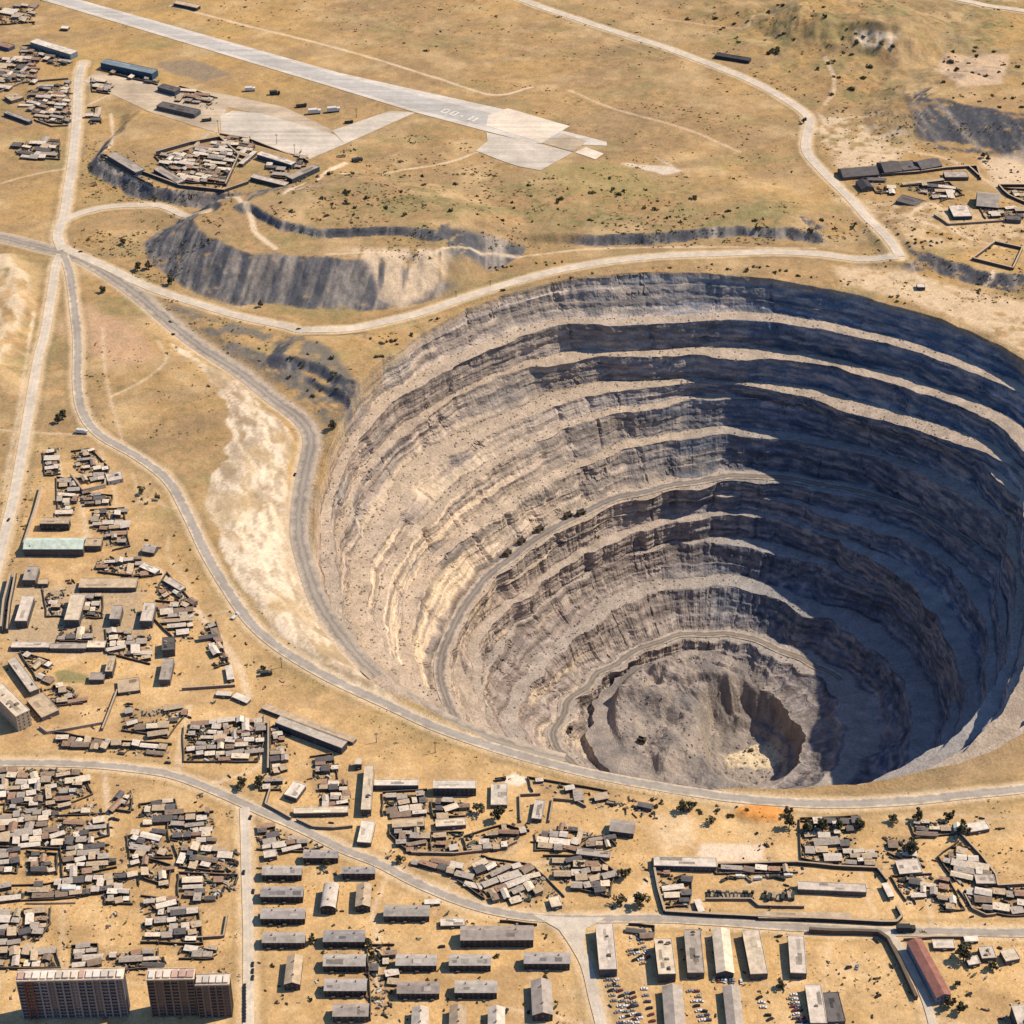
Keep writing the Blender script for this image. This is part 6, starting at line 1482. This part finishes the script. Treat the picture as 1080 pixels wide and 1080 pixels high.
for i in range(12): put_truck(747 + i * 4.1 + rc_.uniform(-.6, .6), 944 + rc_.uniform(-1, 1) + i * .12, 80 + rc_.gauss(0, 6), 'dark lorry in the tight row inside the works compound', 'lorry row in the works compound', rc_.choice(['dark', 'dark', 'tan']), 'open', 1.1)
for i in range(7): put_truck(806 + i * 5 + rc_.uniform(-.8, .8), 946 + rc_.uniform(-1.5, 1.5), 75 + rc_.gauss(0, 14), 'dark lorry in the looser row right of the tight one', 'looser lorry row in the works compound', rc_.choice(['dark', 'dark', 'tan']), None, 1.1)
for i in range(9): put_truck(764 + i * 8.5 + rc_.uniform(-1, 1), 926 + rc_.uniform(-1.5, 3) , rc_.gauss(0, 20), 'lorry parked along the middle aisle of the works compound', 'lorries in the middle aisle', rc_.choice(['white', 'tan', 'dark']), None, 1.0)

# heavy dump trucks in the pit, with real parts
def haul_truck(x, y, z, rz, label, s=1.0):
    root = empty('dump_truck', (x, y, z), rz); thing(root, label, 'dump truck'); root.scale = (s, s, s)
    bm = bmesh.new(); box(bm, -4, 4.2, -1.4, 1.4, 1.3, 2.1); box(bm, 3.3, 4.6, -2.4, 2.4, 1.6, 3.4, 0, .05); link('chassis', mesh_of('chassis', bm, paint((.13, .085, .03), 'yellow_steel', .25)), root)
    bm = bmesh.new(); box(bm, 2.0, 4.0, .3, 2.3, 3.41, 5.0, 0, .08); cb = link('cab', mesh_of('cab', bm, paint((.16, .105, .035), 'cab_paint', .2)), root)
    bm = bmesh.new(); box(bm, 4.0, 4.06, .5, 2.1, 3.8, 4.7); link('windscreen', mesh_of('windscreen', bm, GLASS), cb)
    bm = bmesh.new()
    prism(bm, [(-2.6, 4.9), (-1.7, 2.4), (1.7, 2.4), (2.6, 4.9), (2.4, 4.9), (1.55, 2.7), (-1.55, 2.7), (-2.4, 4.9)], -4.8, 2.0); box(bm, 1.8, 4.7, -2.6, 2.6, 5.05, 5.3)
    link('dump_bed', mesh_of('dump_bed', bm, paint((.05, .045, .04), 'bed_steel', .3)), root)
    for wx in (-2.6, 3.0):
        for wy in (-2.0, 2.0):
            b_ = bmesh.new(); cyl(b_, (0, 0, 0), 1.35, 1.1, 'y', 16); wo = link('wheel', mesh_of('wheel', b_, M_TYRE), root, (wx, wy, 1.35))
            b_ = bmesh.new(); cyl(b_, (0, (-.57 if wy < 0 else .57), 0), .7, .08, 'y', 12); link('rim', mesh_of('rim', b_, paint((.3, .2, .05), 'rim')), wo)
for ang, off, k, lab in [(125, 0, 5, 'dump truck on the upper haul ramp, highest of the convoy'), (128.5, 5, 5, 'dump truck pulled in beside the upper haul ramp'), (138, 7, 5, 'dump truck stopped above the ramp bend, behind another'), (145, 7, 5, 'dump truck stopped above the ramp bend, lowest of the convoy'), (151, 8, 5, 'small dump truck at the wide shoulder of the ramp bend'), (33, 0, 3, 'dump truck on the sunlit bench of the shaded wall')]:
    x, y, z = pit_z(k, R_(ang), off); haul_truck(x, y, z - .2, R_(ang + 90), lab, 1.25)
def pit_floor_at(px, py, z=-350):
    for _ in range(3):
        x, y = (float(v) for v in un(px, py, z)); i = int(np.argmin(np.hypot(VX - x, VY - y))); z = float(PZ2.ravel()[i])
    return x, y, z
x, y, z = pit_floor_at(677, 782); haul_truck(x, y, z, R_(-25), 'dump truck alone on the grey pit floor', 1.1)
x, y, z = pit_floor_at(601, 772, -322); haul_truck(x, y, z + .3, R_(70), 'dump truck where the lower ramp reaches the pit floor', 1.0)
# digging machine on the cream patch at the bottom
def excavator(x, y, z, rz, label):
    root = empty('excavator', (x, y, z), rz); thing(root, label, 'excavator')
    for s in (-1.6, 1.6):
        bm = bmesh.new(); box(bm, -2.8, 2.8, s - .45, s + .45, 0, 1.1, 0, 0, .25); link('track', mesh_of('track', bm, M_TYRE), root)
    bm = bmesh.new(); box(bm, -3.0, 1.8, -1.7, 1.7, 1.3, 3.0, 0, .05, .1); hs = link('house', mesh_of('house', bm, paint((.16, .105, .035), 'cab_paint', .2)), root)
    bm = bmesh.new(); box(bm, .2, 2.0, .5, 1.8, 3.01, 4.3, 0, .1); link('cab', mesh_of('cab', bm, GLASS), hs)
    bm = bmesh.new()
    prism(bm, [(-.35, 0), (.35, 0), (.35, .7), (-.35, .7)], 0, 6); bmesh.ops.rotate(bm, verts=bm.verts, cent=(0, 0, 0), matrix=Matrix.Rotation(R_(-38), 3, 'Y')); link('boom', mesh_of('boom', bm, paint((.16, .105, .035), 'cab_paint', .2)), root, (1.2, -.4, 2.4))
    bm = bmesh.new(); prism(bm, [(-.3, 0), (.3, 0), (.3, .55), (-.3, .55)], 0, 4.4); bmesh.ops.rotate(bm, verts=bm.verts, cent=(0, 0, 0), matrix=Matrix.Rotation(R_(62), 3, 'Y')); st = link('stick', mesh_of('stick', bm, paint((.16, .105, .035), 'cab_paint', .2)), root, (5.8, -.4, 6.2))
    bm = bmesh.new(); box(bm, 1.4, 3.0, -.8, .8, -5.0, -3.7, 0, -.2); link('bucket', mesh_of('bucket', bm, M_TYRE), st)
x, y, z = pit_floor_at(792, 792, -385); excavator(x, y, z, R_(200), 'excavator working on the cream patch at the pit bottom')

# ------------------------------------------------------------------ trees and bushes
def leafy(seed, n, rad, h0, h1, flat=1.0, leaf=.42):
    r = random.Random(seed); bm = bmesh.new()
    clumps = [(Vector((r.gauss(0, .45), r.gauss(0, .45), r.uniform(h0, h1))) , r.uniform(.35, .75)) for _ in range(9)]
    for _ in range(n):
        c, cr = r.choice(clumps); d = Vector((r.gauss(0, 1), r.gauss(0, 1), r.gauss(0, .8))); d.normalize()
        p = Vector((c.x * rad, c.y * rad, c.z)) + d * cr * rad * r.uniform(.5, 1.0) * flat
        p.z = max(p.z, .15)
        a = Vector((r.gauss(0, 1), r.gauss(0, 1), r.gauss(0, 1))).normalized(); b = a.orthogonal().normalized(); s = leaf * r.uniform(.6, 1.5)
        c2 = a.cross(b) * s * .8; b = b * s
        f = bm.faces.new([bm.verts.new(p + b), bm.verts.new(p + c2), bm.verts.new(p - b), bm.verts.new(p - c2)]); f.material_index = 0 if r.random() < .7 else 1
    return bm
LEAF = [paint((.068, .060, .032), 'leaf_dark', .3), paint((.135, .108, .052), 'leaf_light', .3)]
LEAF2 = [paint((.10, .095, .04), 'leaf_dry', .3), paint((.17, .14, .06), 'leaf_straw', .3)]
BARK = paint((.07, .05, .035), 'bark', .3)
BUSH = [mesh_of('bush', leafy(40 + i, 240, 2.0, .5, 1.9, .9), LEAF if i % 3 else LEAF2) for i in range(6)]
CROWN = [mesh_of('crown', leafy(60 + i, 480, 2.6, 2.6, 6.6, 1.0, .5), LEAF) for i in range(5)]
def trunk_mesh(seed):
    r = random.Random(seed); bm = bmesh.new(); cyl(bm, (0, 0, 1.7), .30, 3.6, 'z', 8, 0, .16)
    for i in range(4):
        a = i * 1.6 + r.random(); g = bmesh.ops.create_cone(bm, cap_ends=True, segments=6, radius1=.12, radius2=.04, depth=2.6, matrix=Matrix.Translation((math.cos(a) * .7, math.sin(a) * .7, 3.9)) @ Matrix.Rotation(a, 4, 'Z') @ Matrix.Rotation(R_(38), 4, 'Y'))
    return mesh_of('trunk', bm, BARK)
TRUNK = [trunk_mesh(i) for i in range(3)]
rt = random.Random(9)
def tree(px, py, s, label, group=None):
    x, y, z = (float(v) for v in at(px, py)); root = empty('tree', (x, y, z - .1), rt.uniform(0, 6)); root.scale = (s, s, s * rt.uniform(.85, 1.1)); thing(root, label, 'tree', group)
    link('trunk', TRUNK[rt.randrange(3)], root); link('crown', CROWN[rt.randrange(5)], root)
def bush(px, py, s, label, group):
    x, y, z = (float(v) for v in at(px, py)); o = link('bush', BUSH[rt.randrange(6)], None, (x, y, z - .2), rt.uniform(0, 6)); o.scale = (s, s * rt.uniform(.7, 1.1), s * rt.uniform(.6, 1)); thing(o, label, 'bush', group)
for (px, py, s, lab) in [(255,830,1.7,'round dark tree inside the main street bend'),(272,829,1.6,'tree at the left corner of the cream house lot'),(503,858,1.8,'broad dark tree right of the black-walled hall, upper one'),(525,864,2.0,'broad dark tree below the slanting white shed'),(1016,1013,2.4,'big dark tree beside the courtyard house'),(1047,1023,1.5,'tree in front of the courtyard house'),
    (350,452,1.6,'round dark tree alone beside the haul road corner'),(66,442,1.6,'dark tree alone in the grass above the shed yard, right of two'),(61,446,1.4,'dark tree alone in the grass above the shed yard, left of two'),
    (181,300,1.6,'dark tree between the crossroads and the grey heap'),(145,285,1.6,'dark tree of the pair below the grey heap, left'),(157,284,1.6,'dark tree of the pair below the grey heap, right'),(130,258,1.4,'tree at the foot of the small slope below the terrace'),(108,309,1.4,'dark tree in the triangle by the haul road'),
    (275,324,1.1,'small tree on the verge above the ring road'),(848,130,1.2,'dark tree at the hill road bend'),(1037,167,1.3,'dark tree below the far grey heap slope'),(1042,170,1.1,'lesser tree below the far grey heap slope'),(278,708,1.0,'small tree near the lorry below the outer road'),(718,856,1.6,'dark tree at the top of the sandy patch below the pit'),(730,854,1.4,'tree beside the dark tree below the pit'),
    (750,868,1.3,'tree halfway down the sandy patch'),(830,860,1.4,'dark tree right of the orange mound'),(832,874,1.7,'dark tree below the orange mound'),(853,877,1.8,'first of the tree row in the dark yard'),(868,876,1.9,'second of the tree row in the dark yard'),(884,875,1.6,'third of the tree row in the dark yard'),(905,874,1.6,'last of the tree row in the dark yard'),
    (655,953,1.6,'left dark tree on the verge near the works compound'),(674,956,2.0,'right dark tree on the verge near the works compound'),(941,867,1.4,'tree of the line below the pit road, left'),(968,866,1.6,'tree of the line below the pit road, middle'),(1000,866,1.5,'tree of the line below the pit road, right'),(1016,882,2.0,'dark tree at the tip of the triangular block'),(960,902,2.0,'dark tree behind the pale square house'),
    (345,914,1.2,'tree in front of the soot-black barrack'),(388,1000,1.3,'tree by the winding path between barracks'),(393,1010,1.1,'lower tree by the winding path'),(330,995,1.2,'tree at the end of the fourth barrack'),(822,1042,1.2,'tree at the end of the depot shed row'),(1010,1040,.9,'scrubby tree right of the red-roofed hall'),(1000,1062,1.6,'tree clump at the foot of the red-roofed hall, left'),(1012,1068,1.5,'tree clump at the foot of the red-roofed hall, right'),
    (612,915,1.2,'tree among the slanted shanty rows'),(660,926,1.6,'dark tree alone right of the slanted shanty rows'),(421,910,1.2,'low dark tree beside the main street'),(150,522,1.2,'dark tree in the field beside the outer road, left'),(167,527,1.0,'dark tree in the field beside the outer road, right')]:
    tree(px, py, s, lab)
BG = [  # bush belts: polygon, count, size, label, group
 ([(250,190),(330,180),(480,182),(640,195),(760,205),(870,228),(860,245),(700,240),(560,235),(460,235),(340,232),(290,222)], 62, (.9, 2.0), 'dark bush dotted over the grassy slope above the grey heap', 'bushes above the grey heap'),
 ([(345,400),(420,375),(470,330),(440,345),(380,360),(345,370)], 14, (.8, 1.6), 'bush on the grass between ring road and pit rim', 'bushes on the far-left pit rim'),
 ([(500,318),(560,298),(700,284),(820,288),(960,322),(950,312),(820,280),(700,278),(560,292)], 26, (.7, 1.4), 'low bush along the far edge of the pit', 'bushes on the far pit rim'),
 ([(515,281),(600,274),(600,279),(517,286)], 12, (.8, 1.0), 'bush in the neat line under the ring road', 'line of bushes under the ring road'),
 ([(150,350),(200,330),(260,330),(370,400),(340,430),(260,370)], 18, (.6, 1.4), 'bush in the dark hollow between the two roads', 'bushes in the hollow'),
 ([(700,10),(880,0),(960,60),(880,110),(800,75)], 46, (1.0, 2.4), 'dark bush on the far hillside', 'bushes on the far hillside'),
 ([(960,60),(1085,40),(1085,125),(1000,105)], 24, (1.0, 2.2), 'dark bush on the slope behind the far grey heap', 'bushes behind the far grey heap'),
 ([(640,835),(760,848),(830,858),(800,870),(680,850)], 14, (.7, 1.4), 'bush on the sandy verge below the near pit rim', 'bushes on the near verge'),
 ([(870,225),(950,235),(1020,255),(960,262),(905,250)], 30, (.6, 1.3), 'bush in the scrubby ground below the hill hamlet', 'bushes below the hill hamlet'),
 ([(100,450),(190,520),(280,690),(250,690),(150,560)], 16, (.5, 1.0), 'small bush along the near shoulder of the outer road', 'bushes by the outer road'),
 ([(270,1000),(600,1000),(600,1075),(270,1075)], 22, (.6, 1.2), 'small bush between the gabled barracks', 'bushes between barracks'),
]
for poly, n, (s0, s1), lab, grp in BG:
    k = 0; xs_ = [p[0] for p in poly]; ys_ = [p[1] for p in poly]; tries = 0
    while k < n and tries < 4000:
        tries += 1; px, py = rt.uniform(min(xs_), max(xs_)), rt.uniform(min(ys_), max(ys_))
        if not inpoly(px, py, poly): continue
        x, y, z = (float(v) for v in at(px, py))
        if not clear(x, y, 2.5): continue
        bush(px, py, rt.uniform(s0, s1), lab, grp); k += 1

# dry scrub and weeds: a countless scatter of low tufts
SC = [([(0,0),(1080,0),(1080,110),(860,115),(560,60),(0,30)], 600, 1.3, .12), ([(250,185),(480,178),(860,215),(900,255),(700,262),(480,262),(440,280),(300,238)], 1300, 1.2, .0),
      ([(870,110),(1080,130),(1080,345),(960,320),(900,255),(860,160)], 1000, 1.1, .05), ([(70,215),(240,230),(180,330),(110,285),(75,260)], 450, 1.2, .05), ([(90,300),(200,340),(240,450),(215,520),(180,505),(90,440)], 260, .9, .2),
      ([(150,320),(250,335),(375,360),(480,320),(700,275),(960,300),(940,320),(700,288),(480,330),(350,450),(300,420)], 900, 1.1, .05), ([(0,440),(60,440),(20,600),(0,600)], 150, .9, .1), ([(100,470),(190,520),(330,715),(620,830),(1080,850),(1080,870),(640,850),(300,730),(220,640)], 900, .8, .05),
      ([(0,600),(1080,850),(1080,1080),(0,1080)], 2300, .6, .12), ([(360,130),(560,160),(720,190),(560,190),(360,175)], 260, 1.2, .1), ([(80,140),(250,195),(250,222),(90,215)], 420, 1.2, -.2), ([(480,80),(860,130),(900,215),(640,190),(540,110)], 500, 1.1, .12)]
tufts = []
for poly, n, s, thr in SC:
    p = np.array(poly, float); m = n * 5
    qx = nrng.uniform(p[:, 0].min(), p[:, 0].max(), m); qy = nrng.uniform(p[:, 1].min(), p[:, 1].max(), m)
    ok = sdist(p, qx, qy) < 0; qx, qy = qx[ok], qy[ok]
    x, y, z = at(qx, qy); ok = fbm(x / 45, y / 30, oct=4, seed=601) + .5 * fbm(x / 12, y / 12, oct=2, seed=602) > thr
    ok &= np.hypot(x - PCX, y - PCY) > 478
    x, y = x[ok][:n], y[ok][:n]
    for a, b in zip(x, y): tufts.append((a, b, s * nrng.uniform(.4, 1.0) * (1 + nrng.exponential(.35))))
tx = np.array(tufts); d = np.full(len(tx), 1e9)
for i in range(0, len(road_pts), 3): d = np.minimum(d, np.hypot(tx[:, 0] - road_pts[i, 0], tx[:, 1] - road_pts[i, 1]) - road_pts[i, 2])
d = np.minimum(d, np.min(np.stack([np.hypot(tx[:, 0] - q[0], tx[:, 1] - q[1]) - 10 for q in haul[::4]]), 0))
air = sdist(_p, tx[:, 0], tx[:, 1])
tx = tx[(d > 2.5) & (air > 2)]
# each tuft: six crossed blade-like quads
nt_ = len(tx); K = 7
zc = Hs(tx[:, 0], tx[:, 1])
V4 = np.zeros((nt_, K, 4, 3)); 
aa = nrng.uniform(0, np.pi, (nt_, K)); lean = nrng.uniform(-.9, .9, (nt_, K)); hh = tx[:, 2:3] * nrng.uniform(.3, .75, (nt_, K)); ww = tx[:, 2:3] * nrng.uniform(.5, 1.1, (nt_, K))
ox_ = tx[:, 0:1] + tx[:, 2:3] * nrng.normal(0, .55, (nt_, K)); oy_ = tx[:, 1:2] + tx[:, 2:3] * nrng.normal(0, .55, (nt_, K))
cx_, sx_ = np.cos(aa), np.sin(aa)
for c, (u, v) in enumerate(((-1, 0), (1, 0), (.7, 1), (-.7, 1))):
    V4[:, :, c, 0] = ox_ + cx_ * ww * u - sx_ * lean * hh * v; V4[:, :, c, 1] = oy_ + sx_ * ww * u + cx_ * lean * hh * v; V4[:, :, c, 2] = zc[:, None] - .15 + hh * v
ms, ntm, bs = new_mat('dry_scrub')
a_ = N(ntm, 'ShaderNodeAttribute'); a_.attribute_name = 'col'; ntm.links.new(a_.outputs['Color'], bs.inputs['Base Color'])
tone = nrng.uniform(0, 1, nt_)[:, None]; tc_ = mix(np.array([[.10, .085, .036]]), np.array([[.27, .195, .085]]), tone ** 1.2)
sc_o = grid_mesh('scrub', V4.reshape(-1, 3), np.arange(nt_ * K * 4).reshape(-1, 4), np.repeat(tc_, K * 4, axis=0), ms, smooth=False)
sc_o['kind'] = 'stuff'; sc_o['label'] = 'dry weeds and low scrub scattered over the grassland'; sc_o['category'] = 'scrub'

# fallen rocks on benches and slope feet
def rock(bm, it, r):
    x, y, z, s = it; g = bmesh.ops.create_icosphere(bm, subdivisions=1, radius=s, matrix=Matrix.Translation((x, y, z)))
    for v in g['verts']: v.co += Vector((r.uniform(-.3, .3), r.uniform(-.3, .3), r.uniform(-.35, .2))) * s
rocks = []
rr2 = random.Random(31)
for _ in range(4200):
    k = rr2.choice([0, 1, 2, 2, 3, 4, 5, 8, 9, 10]); i = rr2.randrange(200, 1850); t = rr2.random() ** 2.2
    r_ = TOE[k][i] + (CREST[k][i] - TOE[k][i]) * t + 1
    rocks.append((PCX + r_ * math.cos(th[i]), PCY + r_ * math.sin(th[i]), float(ZB[k][i]) + .4, rr2.uniform(.35, 1.3) ** 1.3))
for _ in range(500):
    px, py = rr2.uniform(640, 835), rr2.uniform(700, 815); x, y = (float(v) for v in un(px, py, -357))
    ii = np.hypot(x - PCX, y - PCY)
    if ii < 110:
        ti = int(np.argmin(np.abs(angdiff(th, math.atan2(y - PCY, x - PCX))))); ci_ = int(np.argmin(np.abs(PR[ti] - ii))); rocks.append((x, y, float(PZ2[ti, ci_]) + .2, rr2.uniform(.4, 1.6)))
ro_ = stuff_mesh('rubble', rocks, [paint((.24, .205, .175), 'loose_rock', .35)], rock, 'fallen rocks lying on the pit benches and floor')

# ------------------------------------------------------------------ masts and poles
def pole(px, py, h, label, arms=True):
    x, y, z = (float(v) for v in at(px, py)); root = empty('utility_pole', (x, y, z)); thing(root, label, 'pole')
    bm = bmesh.new(); cyl(bm, (0, 0, h / 2 - .5), .38, h + 1, 'z', 8, 0, .2); link('post', mesh_of('post', bm, paint((.05, .042, .035), 'pole_wood')), root)
    if arms:
        for k in (0, 1):
            bm = bmesh.new(); box(bm, -1.8, 1.8, -.14, .14, h - 1.2 - k * 1.4, h - .9 - k * 1.4); co_ = link('crossarm', mesh_of('crossarm', bm, paint((.05, .042, .035), 'pole_wood')), root)
for px, py, h, lab in [(297,704,13,'pole at the dirt clearing beside the outer road'), (459,794,14,'pole beside the outer road right of the thin diagonal shed'), (397,783,12,'pole above the cream spine building'), (230.5,140,20,'tall mast at the left corner of the apron'), (292,152,16,'mast on the near edge of the apron'), (311,163,16,'mast beside the terrace courtyard'), (376,124,14,'mast by the taxiway'), (481,313,9,'marker post at the ring road bend, left'), (517,302,9,'marker post at the ring road bend, right')]:
    pole(px, py, h, lab)
# rooftop water tank
def tank(px, py, r, h, zoff, label):
    x, y, z = (float(v) for v in at(px, py)); x, y = (float(v) for v in un(px, py, z + zoff)); bm = bmesh.new(); cyl(bm, (0, 0, h / 2), r, h, 'z', 20); cyl(bm, (0, 0, h + .3), r * .98, .6, 'z', 20, 0, r * .2)
    o = link('water_tank', mesh_of('water_tank', bm, paint((.05, .05, .055), 'tank_steel')), None, (x, y, z + zoff)); thing(o, label, 'tank')
# painted figures on the runway threshold
def painted(px, py, w, hgt, rz, segs):
    x, y, z = (float(v) for v in at(px, py)); bm = bmesh.new()
    for (a, b, c, d) in segs: 
        v = [bm.verts.new(p) for p in ((a * w, c * hgt, 0), (b * w, c * hgt, 0), (b * w, d * hgt, 0), (a * w, d * hgt, 0))]; bm.faces.new(v)
    o = link('runway_marking', mesh_of('runway_marking', bm, M_WHITE), None, (x, y, z + 1.0), rz); struct(o, 'faint white painted figures near the runway end'); return o
ZERO = [(-.4, -.18, -.5, .5), (.18, .4, -.5, .5), (-.17, .17, .3, .5), (-.17, .17, -.5, -.3)]
DOT = [(-.16, .16, -.25, .1)]
II = [(-.42, -.2, -.5, .5), (.2, .42, -.5, .5)] + [(-.19 + .075 * i, -.19 + .075 * (i + 1), -.5 + .17 * i, -.25 + .17 * i) for i in range(5)]
FLIP = 0
_a = at(470, 118); _b = at(520, 133.5); RWA = math.atan2(float(_b[1] - _a[1]), float(_b[0] - _a[0]))
for (px, py), g in zip([(470,117.8), (479,120.3), (487.5,122.6), (499,126)], [ZERO, ZERO, DOT, II]): painted(px, py, 13, 15, RWA + math.pi * FLIP, g)
# ------------------------------------------------------------------ camera, sun, sky
cam = bpy.data.cameras.new('camera'); co = bpy.data.objects.new('camera', cam); COL.objects.link(co)
co.location = (0, 0, CAM_H); co.rotation_euler = (R_(90) - PITCH, 0, 0)
cam.sensor_fit = 'HORIZONTAL'; cam.angle = FOV; cam.clip_start = 1; cam.clip_end = 120000
scene.camera = co
SUN_EL, SUN_AZ = R_(50), R_(17)
sd_ = Vector((math.cos(SUN_EL) * math.cos(SUN_AZ), math.cos(SUN_EL) * math.sin(SUN_AZ), math.sin(SUN_EL)))
sl = bpy.data.lights.new('sun', 'SUN'); sl.energy = 5.0; sl.angle = R_(.5); sl.color = (1.0, .87, .68)
so = bpy.data.objects.new('sun', sl); COL.objects.link(so); so.rotation_euler = (-sd_).to_track_quat('-Z', 'Y').to_euler()
w = bpy.data.worlds.new('World'); scene.world = w; w.use_nodes = True
nt = w.node_tree; bg = nt.nodes['Background']
sky = nt.nodes.new('ShaderNodeTexSky'); sky.sky_type = 'NISHITA'; sky.sun_disc = False
sky.sun_elevation = SUN_EL; sky.sun_rotation = R_(90) - SUN_AZ; sky.altitude = 1200; sky.air_density = 1.0; sky.dust_density = .4; sky.ozone_density = 8
nt.links.new(sky.outputs[0], bg.inputs['Color']); bg.inputs['Strength'].default_value = .15
scene.view_settings.view_transform = 'Standard'; scene.view_settings.look = 'None'
scene.view_settings.exposure = .2; scene.view_settings.gamma = 1
